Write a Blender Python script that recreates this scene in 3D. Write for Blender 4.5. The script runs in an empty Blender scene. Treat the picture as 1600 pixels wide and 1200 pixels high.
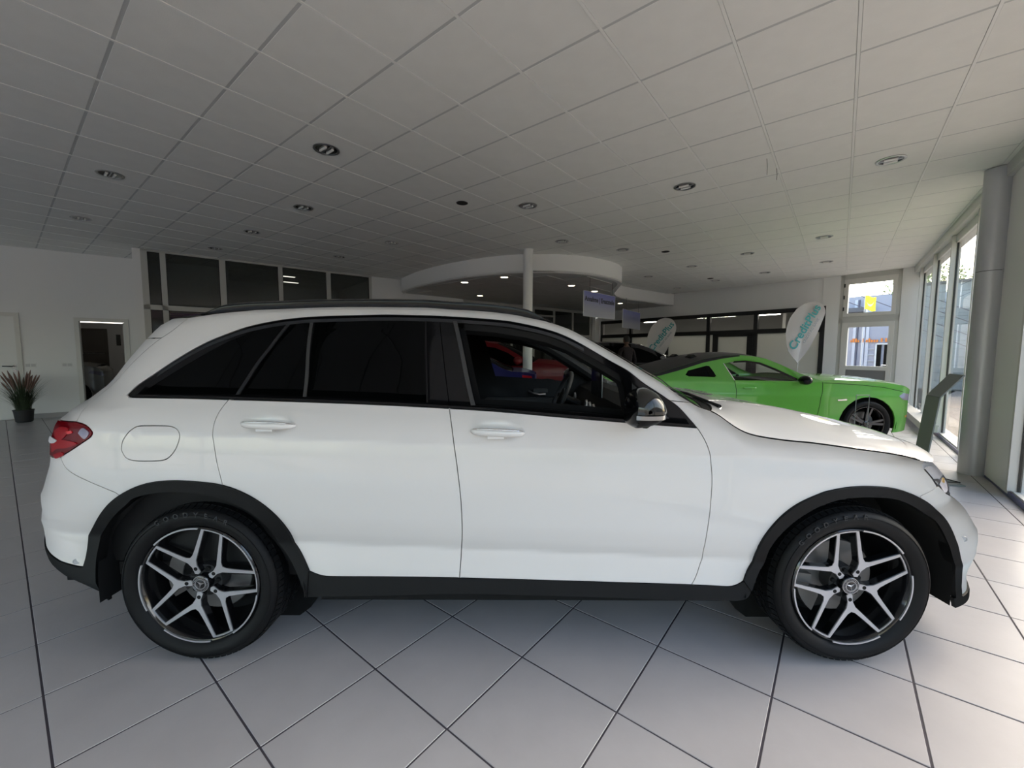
import bpy, bmesh, math, random
from math import sin, cos, pi, radians, sqrt, atan2
from mathutils import Matrix, Vector
from mathutils.geometry import delaunay_2d_cdt

S = bpy.context.scene
COL = S.collection
random.seed(7)

# ------------------------------------------------------------------ camera, sky, sun, exposure
cam = bpy.data.cameras.new('camera'); camo = bpy.data.objects.new('camera', cam); COL.objects.link(camo)
cam.sensor_width = 36.0; cam.lens = 14.411; cam.clip_end = 500; cam.clip_start = 0.02
camo.matrix_world = Matrix.Translation((0, 0, 1.386)) @ Matrix.Rotation(radians(90 - 4.612), 4, 'X') @ Matrix.Rotation(radians(0.184), 4, 'Z')
S.camera = camo

W = bpy.data.worlds.new('sky'); S.world = W; W.use_nodes = True
nt = W.node_tree; nt.nodes.clear()
o_ = nt.nodes.new('ShaderNodeOutputWorld'); b_ = nt.nodes.new('ShaderNodeBackground'); k_ = nt.nodes.new('ShaderNodeTexSky')
k_.sky_type = 'NISHITA'; k_.sun_disc = False; k_.sun_elevation = radians(38); k_.sun_rotation = radians(70)
k_.air_density = 1.3; k_.dust_density = 3.0; k_.ozone_density = 1.0
SKY_STRENGTH = 0.9
b_.inputs['Strength'].default_value = SKY_STRENGTH
nt.links.new(k_.outputs[0], b_.inputs[0]); nt.links.new(b_.outputs[0], o_.inputs[0])

sl = bpy.data.lights.new('sun', 'SUN'); sl.energy = 2.2; sl.angle = radians(1.2); sl.color = (1.0, 0.93, 0.80)
so = bpy.data.objects.new('sun', sl); COL.objects.link(so)
SUN_AZ, SUN_EL = radians(36), radians(56)      # direction the sun stands in: azimuth from +X towards +Y
sd = Vector((cos(SUN_EL) * cos(SUN_AZ), cos(SUN_EL) * sin(SUN_AZ), sin(SUN_EL)))
so.rotation_euler = sd.to_track_quat('Z', 'Y').to_euler(); so.location = sd * 40

vs = S.view_settings
S.display_settings.display_device = 'sRGB'
vs.view_transform = 'Standard'; vs.look = 'None'; vs.gamma = 1.0; vs.use_curve_mapping = False
vs.exposure = -0.2

# ------------------------------------------------------------------ helpers
def tag(o, label=None, cat=None, group=None, kind=None):
    if label: o['label'] = label
    if cat: o['category'] = cat
    if group: o['group'] = group
    if kind: o['kind'] = kind
    return o

def empty(name, loc=(0, 0, 0), rz=0.0, parent=None):
    o = bpy.data.objects.new(name, None); COL.objects.link(o)
    o.location = loc; o.rotation_euler = (0, 0, rz); o.parent = parent
    o.empty_display_size = 0.1
    return o

def link(name, me, parent=None):
    o = bpy.data.objects.new(name, me); COL.objects.link(o); o.parent = parent
    return o

def copy_tree(o, parent=None):
    c = o.copy(); COL.objects.link(c); c.parent = parent
    for ch in list(o.children): copy_tree(ch, c)
    return c

class MB:
    """collects simple solids and links them as one mesh object"""
    def __init__(s, M=None): s.v = []; s.f = []; s.M = M or Matrix()
    def add(s, vs, fs, M=None):
        n = len(s.v); T = s.M @ M if M else s.M
        s.v += [tuple(T @ Vector(p)) for p in vs]; s.f += [tuple(i + n for i in f) for f in fs]
        return s
    def box(s, a, b, M=None):
        (x0, y0, z0), (x1, y1, z1) = a, b
        return s.add([(x0,y0,z0),(x1,y0,z0),(x1,y1,z0),(x0,y1,z0),(x0,y0,z1),(x1,y0,z1),(x1,y1,z1),(x0,y1,z1)],
            [(0,3,2,1),(4,5,6,7),(0,1,5,4),(1,2,6,5),(2,3,7,6),(3,0,4,7)], M)
    def bevbox(s, a, b, r, M=None):
        """box whose top (z1) edges are chamfered by r"""
        (x0, y0, z0), (x1, y1, z1) = a, b
        return s.add([(x0,y0,z0),(x1,y0,z0),(x1,y1,z0),(x0,y1,z0),(x0,y0,z1-r),(x1,y0,z1-r),(x1,y1,z1-r),(x0,y1,z1-r),
            (x0+r,y0+r,z1),(x1-r,y0+r,z1),(x1-r,y1-r,z1),(x0+r,y1-r,z1)],
            [(0,3,2,1),(0,1,5,4),(1,2,6,5),(2,3,7,6),(3,0,4,7),(4,5,9,8),(5,6,10,9),(6,7,11,10),(7,4,8,11),(8,9,10,11)], M)
    def prism(s, poly, z0, z1, M=None):
        n = len(poly)
        vs = [(x, y, z0) for x, y in poly] + [(x, y, z1) for x, y in poly]
        fs = [tuple(range(n - 1, -1, -1)), tuple(range(n, 2 * n))] + [(i, (i + 1) % n, n + (i + 1) % n, n + i) for i in range(n)]
        return s.add(vs, fs, M)
    def lathe(s, prof, n=32, M=None, closed=False, a0=0.0, a1=2 * pi):
        """profile (r, z) turned about z"""
        full = abs(a1 - a0 - 2 * pi) < 1e-6; m = n if full else n + 1
        vs = [(r * cos(a0 + (a1 - a0) * i / n), r * sin(a0 + (a1 - a0) * i / n), z) for i in range(m) for r, z in prof]
        k = len(prof); fs = []
        for i in range(n):
            j = (i + 1) % m
            for q in range(k if closed else k - 1):
                q2 = (q + 1) % k
                fs.append((i * k + q, j * k + q, j * k + q2, i * k + q2))
        return s.add(vs, fs, M)
    def cyl(s, r, z0, z1, n=24, M=None, r1=None):
        r1 = r if r1 is None else r1
        vs = [(r * cos(2*pi*i/n), r * sin(2*pi*i/n), z0) for i in range(n)] + [(r1 * cos(2*pi*i/n), r1 * sin(2*pi*i/n), z1) for i in range(n)]
        return s.add(vs, [tuple(range(n-1,-1,-1)), tuple(range(n, 2*n))] + [(i, (i+1)%n, n+(i+1)%n, n+i) for i in range(n)], M)
    def tube(s, pts, r, n=8, M=None):
        pts = [Vector(p) for p in pts]; vs = []; fs = []
        for i, p in enumerate(pts):
            t = (pts[min(i+1, len(pts)-1)] - pts[max(i-1, 0)]).normalized()
            u = t.cross(Vector((0, 0, 1)));  u = u.normalized() if u.length > 1e-4 else Vector((1, 0, 0))
            w = t.cross(u); rr = r[i] if isinstance(r, (list, tuple)) else r
            vs += [tuple(p + (u * cos(2*pi*k/n) + w * sin(2*pi*k/n)) * rr) for k in range(n)]
        for i in range(len(pts) - 1):
            fs += [(i*n+k, i*n+(k+1)%n, (i+1)*n+(k+1)%n, (i+1)*n+k) for k in range(n)]
        fs += [tuple(range(n-1, -1, -1)), tuple(range((len(pts)-1)*n, len(pts)*n))]
        return s.add(vs, fs, M)
    def grid(s, rows, M=None):
        k = len(rows[0]); vs = [p for r in rows for p in r]
        return s.add(vs, [(i*k+j, i*k+j+1, (i+1)*k+j+1, (i+1)*k+j) for i in range(len(rows)-1) for j in range(k-1)], M)
    def ball(s, c, r, n=12, M=None):
        rx, ry, rz = r if isinstance(r, (tuple, list)) else (r, r, r)
        vs = []; fs = []
        for i in range(n + 1):
            t = pi * i / n
            vs += [(c[0] + rx*sin(t)*cos(2*pi*j/(2*n)), c[1] + ry*sin(t)*sin(2*pi*j/(2*n)), c[2] + rz*cos(t)) for j in range(2*n)]
        m = 2 * n
        fs = [(i*m+j, (i+1)*m+j, (i+1)*m+(j+1)%m, i*m+(j+1)%m) for i in range(n) for j in range(m)]
        return s.add(vs, fs, M)
    def mesh(s, name, mat, smooth=False, angle=35):
        me = bpy.data.meshes.new(name); me.from_pydata(s.v, [], s.f); me.materials.append(mat)
        me.validate()
        bm = bmesh.new(); bm.from_mesh(me); bmesh.ops.remove_doubles(bm, verts=bm.verts, dist=1e-6)
        bmesh.ops.recalc_face_normals(bm, faces=bm.faces)
        if smooth:
            a = radians(angle)
            for f in bm.faces: f.smooth = True
            for e in bm.edges:
                if len(e.link_faces) == 2 and e.calc_face_angle(0) > a: e.smooth = False
        bm.to_mesh(me); bm.free()
        return me
    def build(s, name, mat, parent=None, smooth=False, angle=35):
        return link(name, s.mesh(name, mat, smooth, angle), parent)

def frame(p0, ang):
    """wall frame: local x runs along the wall, local y is its left-hand normal, z up"""
    return Matrix.Translation((p0[0], p0[1], 0)) @ Matrix.Rotation(radians(ang), 4, 'Z')

# ------------------------------------------------------------------ materials
def mat(name, col, rough=0.5, metal=0.0, coat=0.0, spec=0.5, emit=None, es=0.0, noise=None, bump=None, coat_rough=0.03):
    m = bpy.data.materials.new(name); m.use_nodes = True; t = m.node_tree; p = t.nodes['Principled BSDF']
    p.inputs['Base Color'].default_value = (*col, 1); p.inputs['Roughness'].default_value = rough
    p.inputs['Metallic'].default_value = metal; p.inputs['Specular IOR Level'].default_value = spec
    p.inputs['Coat Weight'].default_value = coat; p.inputs['Coat Roughness'].default_value = coat_rough
    if emit: p.inputs['Emission Color'].default_value = (*emit, 1); p.inputs['Emission Strength'].default_value = es
    if noise or bump:
        tc = t.nodes.new('ShaderNodeTexCoord')
    if noise:   # (scale, amount): mottled variation of the base colour
        n = t.nodes.new('ShaderNodeTexNoise'); n.inputs['Scale'].default_value = noise[0]; n.inputs['Detail'].default_value = 5
        r = t.nodes.new('ShaderNodeMapRange'); r.inputs[1].default_value = 0.3; r.inputs[2].default_value = 0.7
        r.inputs[3].default_value = 1 - noise[1]; r.inputs[4].default_value = 1 + noise[1]
        x = t.nodes.new('ShaderNodeVectorMath'); x.operation = 'SCALE'; x.inputs[0].default_value = col
        t.links.new(tc.outputs['Object' if len(noise) < 3 else noise[2]], n.inputs['Vector']); t.links.new(n.outputs[0], r.inputs[0])
        t.links.new(r.outputs[0], x.inputs['Scale']); t.links.new(x.outputs[0], p.inputs['Base Color'])
    if bump:    # (scale, strength)
        n = t.nodes.new('ShaderNodeTexNoise'); n.inputs['Scale'].default_value = bump[0]; n.inputs['Detail'].default_value = 3
        b = t.nodes.new('ShaderNodeBump'); b.inputs['Strength'].default_value = bump[1]; b.inputs['Distance'].default_value = 0.002
        t.links.new(tc.outputs['Object'], n.inputs['Vector']); t.links.new(n.outputs[0], b.inputs['Height']); t.links.new(b.outputs[0], p.inputs['Normal'])
    return m

def glass(name, tint=(0.93, 0.96, 0.95), ior=1.45, rough=0.0, gain=1.0):
    """thin pane: straight-through light with Fresnel reflection"""
    m = bpy.data.materials.new(name); m.use_nodes = True; t = m.node_tree; t.nodes.clear()
    o = t.nodes.new('ShaderNodeOutputMaterial'); mx = t.nodes.new('ShaderNodeMixShader'); tr = t.nodes.new('ShaderNodeBsdfTransparent')
    g = t.nodes.new('ShaderNodeBsdfGlossy'); fr = t.nodes.new('ShaderNodeFresnel')
    tr.inputs[0].default_value = (*tint, 1); g.inputs['Roughness'].default_value = rough; fr.inputs[0].default_value = ior
    g.inputs[0].default_value = (gain, gain, gain, 1)
    ge = t.nodes.new('ShaderNodeNewGeometry'); iv = t.nodes.new('ShaderNodeMath'); iv.operation = 'SUBTRACT'; iv.inputs[0].default_value = 1.0
    mu = t.nodes.new('ShaderNodeMath'); mu.operation = 'MULTIPLY'      # leaving the pane: no second (total internal) reflection
    t.links.new(ge.outputs['Backfacing'], iv.inputs[1]); t.links.new(fr.outputs[0], mu.inputs[0]); t.links.new(iv.outputs[0], mu.inputs[1])
    t.links.new(mu.outputs[0], mx.inputs[0]); t.links.new(tr.outputs[0], mx.inputs[1]); t.links.new(g.outputs[0], mx.inputs[2]); t.links.new(mx.outputs[0], o.inputs[0])
    return m

def film(name, col, trans=0.25, rough=0.3):
    """frosted or tinted film: diffuse + translucent + a little see-through"""
    m = bpy.data.materials.new(name); m.use_nodes = True; t = m.node_tree; t.nodes.clear()
    o = t.nodes.new('ShaderNodeOutputMaterial'); d = t.nodes.new('ShaderNodeBsdfDiffuse'); l = t.nodes.new('ShaderNodeBsdfTranslucent')
    a = t.nodes.new('ShaderNodeMixShader'); tr = t.nodes.new('ShaderNodeBsdfTransparent'); b = t.nodes.new('ShaderNodeMixShader')
    g = t.nodes.new('ShaderNodeBsdfGlossy'); fr = t.nodes.new('ShaderNodeFresnel'); c = t.nodes.new('ShaderNodeMixShader')
    for n in (d, l): n.inputs[0].default_value = (*col, 1)
    tr.inputs[0].default_value = (0.95, 0.96, 1.0, 1)
    g.inputs['Roughness'].default_value = rough; fr.inputs[0].default_value = 1.4
    a.inputs[0].default_value = 0.55; b.inputs[0].default_value = trans
    L = t.links.new
    L(d.outputs[0], a.inputs[1]); L(l.outputs[0], a.inputs[2]); L(a.outputs[0], b.inputs[1]); L(tr.outputs[0], b.inputs[2])
    L(fr.outputs[0], c.inputs[0]); L(b.outputs[0], c.inputs[1]); L(g.outputs[0], c.inputs[2]); L(c.outputs[0], o.inputs[0])
    return m

M = {}
M['wall'] = mat('wall_paint', (0.78, 0.78, 0.77), 0.85, bump=(60, 0.15))
M['ceiling'] = mat('ceiling_tile', (0.80, 0.80, 0.775), 0.9, bump=(140, 0.35), noise=(6, 0.02))
M['grid_dark'] = mat('ceiling_runner', (0.52, 0.53, 0.53), 0.6)
M['grid_light'] = mat('ceiling_cross_bar', (0.82, 0.82, 0.80), 0.5)
M['grout'] = mat('grout', (0.055, 0.048, 0.060), 0.8)
M['frame_grey'] = mat('grey_frame', (0.50, 0.50, 0.47), 0.45)
M['frame_light'] = mat('light_frame', (0.64, 0.63, 0.59), 0.45)
M['frame_black'] = mat('black_frame', (0.012, 0.012, 0.012), 0.35)
M['alu'] = mat('aluminium', (0.66, 0.66, 0.63), 0.4, 0.3)
M['column_grey'] = mat('column_grey', (0.50, 0.515, 0.53), 0.36, 0.25)
M['white_gloss'] = mat('white_gloss', (0.74, 0.74, 0.72), 0.4)
M['chrome'] = mat('chrome', (0.85, 0.85, 0.86), 0.08, 1.0)
M['dark_chrome'] = mat('dark_chrome', (0.22, 0.22, 0.23), 0.12, 1.0)
M['steel'] = mat('steel', (0.55, 0.55, 0.56), 0.3, 1.0)
M['black_hole'] = mat('black_matte', (0.008, 0.008, 0.008), 0.9)
M['glass'] = glass('window_glass', (0.82, 0.822, 0.81), 1.15)
M['glass_side'] = glass('side_glass', (0.55, 0.57, 0.66), 1.2)  # bluish tint, dimmed to tone the light from the added glazing
M['glass_clear'] = glass('clear_glass', (0.97, 0.985, 0.98), 1.2)
M['glass_yard'] = glass('yard_glass', (0.97, 0.985, 0.98), 1.35)
M['glass_office'] = glass('office_glass', (0.62, 0.64, 0.63), 1.5)
M['frost'] = film('frosted_film', (0.90, 0.90, 0.84), 0.06, 0.35)
M['office_tube'] = mat('office_tube', (1, 1, 1), 0.5, emit=(1.0, 0.94, 0.84), es=48.0)
M['lamp_white'] = mat('lamp_tube', (1, 1, 1), 0.5, emit=(1.0, 0.93, 0.82), es=3.5)
M['lamp_warm'] = mat('lamp_warm', (1, 1, 1), 0.5, emit=(1.0, 0.86, 0.62), es=14.0)

def floor_tile_material():
    m = bpy.data.materials.new('floor_tile'); m.use_nodes = True; t = m.node_tree; p = t.nodes['Principled BSDF']
    g = t.nodes.new('ShaderNodeNewGeometry'); n = t.nodes.new('ShaderNodeTexNoise'); n2 = t.nodes.new('ShaderNodeTexNoise')
    n.inputs['Scale'].default_value = 3.2; n.inputs['Detail'].default_value = 8; n.inputs['Roughness'].default_value = 0.62
    n2.inputs['Scale'].default_value = 60; n2.inputs['Detail'].default_value = 4
    r = t.nodes.new('ShaderNodeValToRGB'); e = r.color_ramp.elements
    e[0].position = 0.25; e[0].color = (0.425, 0.405, 0.408, 1); e[1].position = 0.78; e[1].color = (0.490, 0.468, 0.470, 1)
    q = t.nodes.new('ShaderNodeMapRange'); q.inputs[1].default_value = 0.3; q.inputs[2].default_value = 0.7; q.inputs[3].default_value = 0.31; q.inputs[4].default_value = 0.36
    b = t.nodes.new('ShaderNodeBump'); b.inputs['Strength'].default_value = 0.12; b.inputs['Distance'].default_value = 0.003
    L = t.links.new
    L(g.outputs['Position'], n.inputs['Vector']); L(g.outputs['Position'], n2.inputs['Vector']); L(n.outputs[0], r.inputs[0]); L(r.outputs[0], p.inputs['Base Color'])
    L(n.outputs[0], q.inputs[0]); L(q.outputs[0], p.inputs['Roughness']); L(n2.outputs[0], b.inputs['Height']); L(b.outputs[0], p.inputs['Normal'])
    p.inputs['Specular IOR Level'].default_value = 0.5
    return m
M['tile'] = floor_tile_material()

def text_mesh(body, size, depth, mat_, name, M4, parent=None, shear=0.0):
    cu = bpy.data.curves.new(name, 'FONT'); cu.body = body; cu.size = size; cu.extrude = depth; cu.align_x = 'CENTER'; cu.align_y = 'CENTER'; cu.shear = shear; cu.offset = size*.018
    ob = bpy.data.objects.new(name, cu); COL.objects.link(ob)
    bpy.context.view_layer.update()
    me = bpy.data.meshes.new_from_object(ob.evaluated_get(bpy.context.evaluated_depsgraph_get()))
    bpy.data.objects.remove(ob); bpy.data.curves.remove(cu)
    me.name = name; me.materials.clear(); me.materials.append(mat_)
    me.transform(M4)
    return link(name, me, parent)

# ================================================================== THE ROOM
HC = 3.371                                   # underside of the grid ceiling
HS = 3.0                                     # underside of the dropped soffit
RW = frame((6.055, 5.389), 51.6)             # right window wall, +y = into the room
BW = frame((5.728, 14.678), -52.5)           # back wall, +y = away from the room
DW = frame((8.393, 11.20), -55.0)            # wall with the glazed door, +y = outside
GW = frame((-7.275, 8.337), 39.8)            # office glazing on the left, +y = into the offices
LW = frame((-9.80, 8.02), 38.0)              # left wall with the two doors, +y = behind it

def P(F, s, n=0.0): v = F @ Vector((s, n, 0)); return (v.x, v.y)

def clip(poly, region):
    """Sutherland-Hodgman against a convex counter-clockwise region"""
    for i in range(len(region)):
        (ax, ay), (bx, by) = region[i], region[(i + 1) % len(region)]
        out = []
        for k in range(len(poly)):
            p, q = poly[k - 1], poly[k]
            sp = (bx - ax) * (p[1] - ay) - (by - ay) * (p[0] - ax); sq = (bx - ax) * (q[1] - ay) - (by - ay) * (q[0] - ax)
            if (sp >= 0) != (sq >= 0):
                t = sp / (sp - sq); out.append((p[0] + (q[0] - p[0]) * t, p[1] + (q[1] - p[1]) * t))
            if sq >= 0: out.append(q)
        poly = out
        if not poly: return poly
    return poly

BACK = P(RW, -17.0)
REGION = [BACK, P(RW, 5.75, 0.0), P(DW, 0.0), P(BW, -3.4), P(GW, 14.2, 0.5), P(GW, 7.4, 4.2), P(GW, -1.0, 4.2), P(LW, -4.2, 2.2), (-17.5, -2.0)]

def tile_field(o, ang, pitch, gap, name, material, parent, z, thick, up, cond, nmax, region):
    """square tiles; the nmax that show largest are single parts, the rest one joined part"""
    a = radians(ang); ux, uy = cos(a), sin(a); h = (pitch - gap) / 2; r = 0.0015
    cells = []
    for i in range(-70, 70):
        for j in range(-70, 70):
            cx = o[0] + pitch * ((i + .5) * ux - (j + .5) * uy); cy = o[1] + pitch * ((i + .5) * uy + (j + .5) * ux)
            if abs(cx) > 26 or abs(cy) > 26: continue
            sq = [(cx + sx * h * ux - sy * h * uy, cy + sx * h * uy + sy * h * ux) for sx, sy in ((-1,-1),(1,-1),(1,1),(-1,1))]
            pl = clip(sq, region)
            if len(pl) < 3: continue
            whole = len(pl) == 4 and all(min(abs(p[0]-q[0]) + abs(p[1]-q[1]) for q in sq) < 1e-6 for p in pl)
            cells.append((cond(cx, cy), cx, cy, pl, whole))
    cells.sort(key=lambda c: c[0])
    s = 1 if up else -1
    proto = MB().bevbox((-h, -h, -thick), (h, h, 0), r, Matrix.Scale(s, 4, (0, 0, 1))).mesh(name, material)
    rest = MB(); n = 0
    for k, cx, cy, pl, whole in cells:
        if whole and n < nmax and k < 1e5:
            t = link(name, proto, parent); t.location = (cx, cy, z); t.rotation_euler = (0, 0, a); n += 1
        else:
            rest.prism(pl, z - s * thick, z) if up else rest.prism(pl, z, z - s * thick)
    r_ = rest.build(name + '_field', material, parent); r_['kind'] = 'stuff'

def seen(zref):
    def f(x, y):
        if y < 0.6 or abs(x) > 1.35 * y: return 1e6 + x * x + y * y
        v = (y * cos(radians(4.6)) - (zref - 1.386) * sin(radians(4.6)))
        py = ((y * sin(radians(4.6)) + (zref - 1.386) * cos(radians(4.6))) / v)
        if abs(py) > 1.0: return 1e6 + y
        return v
    return f

# floor: dark grout bed, square tiles laid diagonally
fl = MB().prism(REGION, -0.12, -0.0022).build('floor', M['grout']); tag(fl, kind='structure')
tile_field((-1.236, 1.6127), 51.45, 0.4575, 0.0075, 'floor_tile', M['tile'], fl, 0.0, 0.004, True, seen(0.0), 290, REGION)

# ceiling: slab, wide grey runners one way, thin white cross bars the other, square lay-in tiles
ce = MB().prism(REGION, HC + 0.05, HC + 0.25).build('ceiling', M['grid_dark']); tag(ce, kind='structure')
tile_field((-1.2122, 2.5134), 51.3, 0.625, 0.021, 'ceiling_tile', M['ceiling'], ce, HC, 0.018, False, seen(HC), 290, REGION)
run = MB(); crs = MB(); a = radians(51.3); ux, uy = cos(a), sin(a)
for i in range(-45, 45):
    cx, cy = -1.2122 + 0.625 * i * ux, 2.5134 + 0.625 * i * uy
    q = [(cx - uy * L + sx * .0115 * ux, cy + ux * L + sx * .0115 * uy) for L, sx in ((-25,-1),(-25,1),(25,1),(25,-1))]
    q = clip(q, REGION)
    if len(q) > 2: run.prism(q, HC + 0.0015, HC + 0.012)
    cx, cy = -1.2122 - 0.625 * i * uy, 2.5134 + 0.625 * i * ux
    q = [(cx + ux * L - sx * .009 * uy, cy + uy * L + sx * .009 * ux) for L, sx in ((-25,1),(-25,-1),(25,-1),(25,1))]
    q = clip(q, REGION)
    if len(q) > 2: crs.prism(q, HC - 0.003, HC + 0.003)
run.build('ceiling_runner', M['grid_dark'], ce)['kind'] = 'stuff'
crs.build('ceiling_cross_bar', M['grid_light'], ce)['kind'] = 'stuff'

# ---- left wall with a closed and an open doorway
def wall_with_holes(name, F, s0, s1, z0, z1, holes, thick, material, structure=True, parent=None, off=0.0):
    m = MB(F); xs = sorted({s0, s1} | {h[0] for h in holes} | {h[1] for h in holes})
    for x0, x1 in zip(xs, xs[1:]):
        zz = [z0]
        for h in sorted(holes, key=lambda h: h[2]):
            if h[0] <= x0 + 1e-6 and h[1] >= x1 - 1e-6: zz += [h[2], h[3]]
        zz.append(z1)
        for k in range(0, len(zz), 2):
            if zz[k+1] - zz[k] > 1e-4: m.box((x0, off, zz[k]), (x1, off + thick, zz[k+1]))
    o = m.build(name, material, parent)
    if structure: tag(o, kind='structure')
    return o
wl = wall_with_holes('wall_left', LW, -5.0, 3.6, -0.01, HC + 0.06, [(-0.86, 0.09, 0.0, 2.03), (0.97, 1.66, 0.0, 1.98)], 0.14, M['wall'])
m = MB(LW)
for s0, s1 in ((-5.0, -0.93), (0.155, 0.90), (1.73, 3.6)): m.box((s0, -0.012, 0.0), (s1, 0.0, 0.095))
tag(m.build('baseboard_left', mat('baseboard_tile', (0.36, 0.35, 0.35), 0.4)), kind='structure')

d1 = MB(LW); d1.box((-0.93, -0.02, 0), (-0.86, 0.16, 2.10)).box((0.09, -0.02, 0), (0.155, 0.16, 2.10)).box((-0.86, -0.02, 2.03), (0.09, 0.16, 2.10))
do1 = d1.build('door_1', M['frame_light']); tag(do1, kind='structure')
MB(LW).box((-0.86, 0.005, 0.008), (0.09, 0.045, 2.03)).build('door_leaf', M['white_gloss'], do1)
h = MB(LW); h.cyl(0.026, 0, 0.012, 20, Matrix.Translation((0.045, 0.005, 1.055)) @ Matrix.Rotation(pi/2, 4, 'X'))
h.tube([(0.045, 0.0, 1.055), (0.045, -0.05, 1.055), (0.03, -0.058, 1.055), (-0.10, -0.058, 1.058)], 0.010)
h.cyl(0.024, 0, 0.010, 20, Matrix.Translation((0.045, 0.005, 0.965)) @ Matrix.Rotation(pi/2, 4, 'X'))
h.build('door_handle', M['dark_chrome'], do1, True)

d2 = MB(LW); d2.box((0.90, -0.02, 0), (0.97, 0.16, 2.05)).box((1.66, -0.02, 0), (1.73, 0.16, 2.05)).box((0.97, -0.02, 1.98), (1.66, 0.16, 2.05))
do2 = d2.build('door_2', M['frame_light']); tag(do2, kind='structure')
MB(LW).box((1.618, 0.17, 0.008), (1.655, 0.85, 1.975)).build('door_leaf', M['white_gloss'], do2)

# small back room seen through the open doorway
br = MB(LW); br.box((-0.3, 3.4, 0), (3.0, 3.5, 2.6)).box((2.25, 0.14, 0), (2.35, 3.4, 2.6)).box((-0.4, 0.14, 0), (-0.3, 3.4, 2.6)).box((-0.3, 0.14, 2.18), (2.3, 3.4, 2.6))
tag(br.build('wall_back_room', M['wall']), kind='structure')
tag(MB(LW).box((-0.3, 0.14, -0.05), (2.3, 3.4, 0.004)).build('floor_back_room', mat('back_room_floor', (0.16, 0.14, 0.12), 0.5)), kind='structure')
dd = MB(LW).box((.20, 3.33, 0), (.27, 3.4, 1.95)).box((.93, 3.33, 0), (1.0, 3.4, 1.95)).box((.27, 3.33, 1.88), (.93, 3.4, 1.95)).build('door_3', mat('brown_frame', (0.10, 0.085, 0.07), 0.5)); tag(dd, kind='structure')
for z0, z1 in ((0.01, 1.28), (1.30, 1.88)):
    MB(LW).box((.27, 3.36, z0), (.93, 3.395, z1)).build('door_panel', mat('brown_door', (0.11, 0.095, 0.08), 0.5), dd)
hh = MB(LW).tube([(.88, 3.36, .97), (.88, 3.31, .97), (.78, 3.30, .97)], 0.010).build('door_handle', M['dark_chrome'], dd, True)
nb = MB(LW).box((1.17, 3.385, 1.50), (1.26, 3.40, 1.80)).build('notice_board', mat('board_dark', (0.03, 0.03, 0.025), 0.5))
tag(nb, 'small dark upright board on the white wall inside the open doorway', 'board')
lt = empty('ceiling_lamp', LW @ Vector((1.08, 1.7, 2.06))); tag(lt, 'glowing tube lamp under the ceiling of the room behind the open doorway', 'lamp')
MB(Matrix.Rotation(radians(38), 4, 'Z')).box((-0.45, -0.05, 0.03), (0.45, 0.05, 0.08)).build('lamp_body', M['white_gloss'], lt)
MB(Matrix.Rotation(radians(38), 4, 'Z')).tube([(-0.42, 0, 0), (0.42, 0, 0)], 0.03).build('lamp_tube', M['lamp_white'], lt, True)

# ---- office glazing on the left: posts, rails, panes
posts = [(-0.10, 0.0), (0.19, 0.28), (1.17, 1.28), (2.30, 2.39), (3.37, 3.47), (4.45, 4.52)]
gl = MB(GW)
for s0, s1 in posts: gl.box((s0, -0.03, 0), (s1, 0.05, HC + 0.05))
gl.box((-0.10, -0.03, 3.335), (4.52, 0.05, HC + 0.05)).box((-0.10, -0.03, 2.19), (4.5, 0.05, 2.29)).box((-0.10, -0.03, 0), (4.5, 0.05, 0.12))
w1 = gl.build('window_1', M['frame_grey']); tag(w1, kind='structure')
for (a0, a1), (b0, b1) in zip(posts, posts[1:]):
    for z0, z1 in ((2.29, 3.335), (0.12, 2.19)):
        MB(GW).box((a1, 0.006, z0), (b0, 0.014, z1)).build('window_pane', M['glass_office'], w1)
        g = MB(GW)       # dark gasket round the pane
        g.box((a1, -0.012, z0), (a1 + .012, 0.02, z1)).box((b0 - .012, -0.012, z0), (b0, 0.02, z1)).box((a1, -0.012, z1 - .012), (b0, 0.02, z1)).box((a1, -0.012, z0), (b0, 0.02, z0 + .012))
        g.build('gasket', M['frame_black'], w1)
tag(MB(GW).box((4.52, -0.02, 0), (7.48, 0.12, HC + 0.05)).box((-0.22, -0.03, 0), (-0.10, 1.4, HC + 0.05)).build('wall_office', M['wall']), kind='structure')
# offices behind the glazing
of = MB(GW); of.box((-0.2, 3.3, 0), (7.6, 3.4, HC)).box((4.7, 0.12, 0), (4.8, 3.3, HC)).box((-0.3, 1.4, 0), (-0.2, 3.3, HC))
tag(of.build('wall_office_back', M['wall']), kind='structure')
sh = MB(GW).box((-0.15, 2.6, 2.14), (2.05, 3.2, 2.26)).build('wall_shelf', M['white_gloss']); tag(sh, 'long white shelf seen through the office glazing at the top left', 'shelf')
bl = empty('window_blind', GW @ Vector((0.8, 0.22, 2.13))); tag(bl, 'purple slatted blind behind the lower office pane', 'blind')
B_ = Matrix.Rotation(radians(39.8), 4, 'Z'); pur = mat('purple_blind', (0.12, 0.07, 0.30), 0.6)
MB(B_).box((-0.50, -0.02, 0), (0.50, 0.02, 0.03)).build('head_rail', pur, bl)
for k in range(18): MB(B_).box((-0.50, -0.012, -0.045 - k * .05), (0.50, 0.006, -0.005 - k * .05)).build('slat', pur, bl)
for i, (s, n) in enumerate(((2.75, 1.3), (3.05, 2.3))):
    t = empty('office_ceiling_light', GW @ Vector((s, n, HC - 0.03))); tag(t, ['bright office ceiling light behind the third large pane, nearer one', 'dim office ceiling light behind the third large pane, farther one'][i], 'ceiling light', 'office ceiling lights')
    MB(B_).box((-0.22, -0.08, 0), (0.22, 0.08, 0.028)).build('lamp_frame', M['frame_grey'], t)
    MB(B_).box((-0.19, -0.05, -0.006), (0.19, 0.05, 0.0)).build('diffuser', M['lamp_white'], t)

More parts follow.
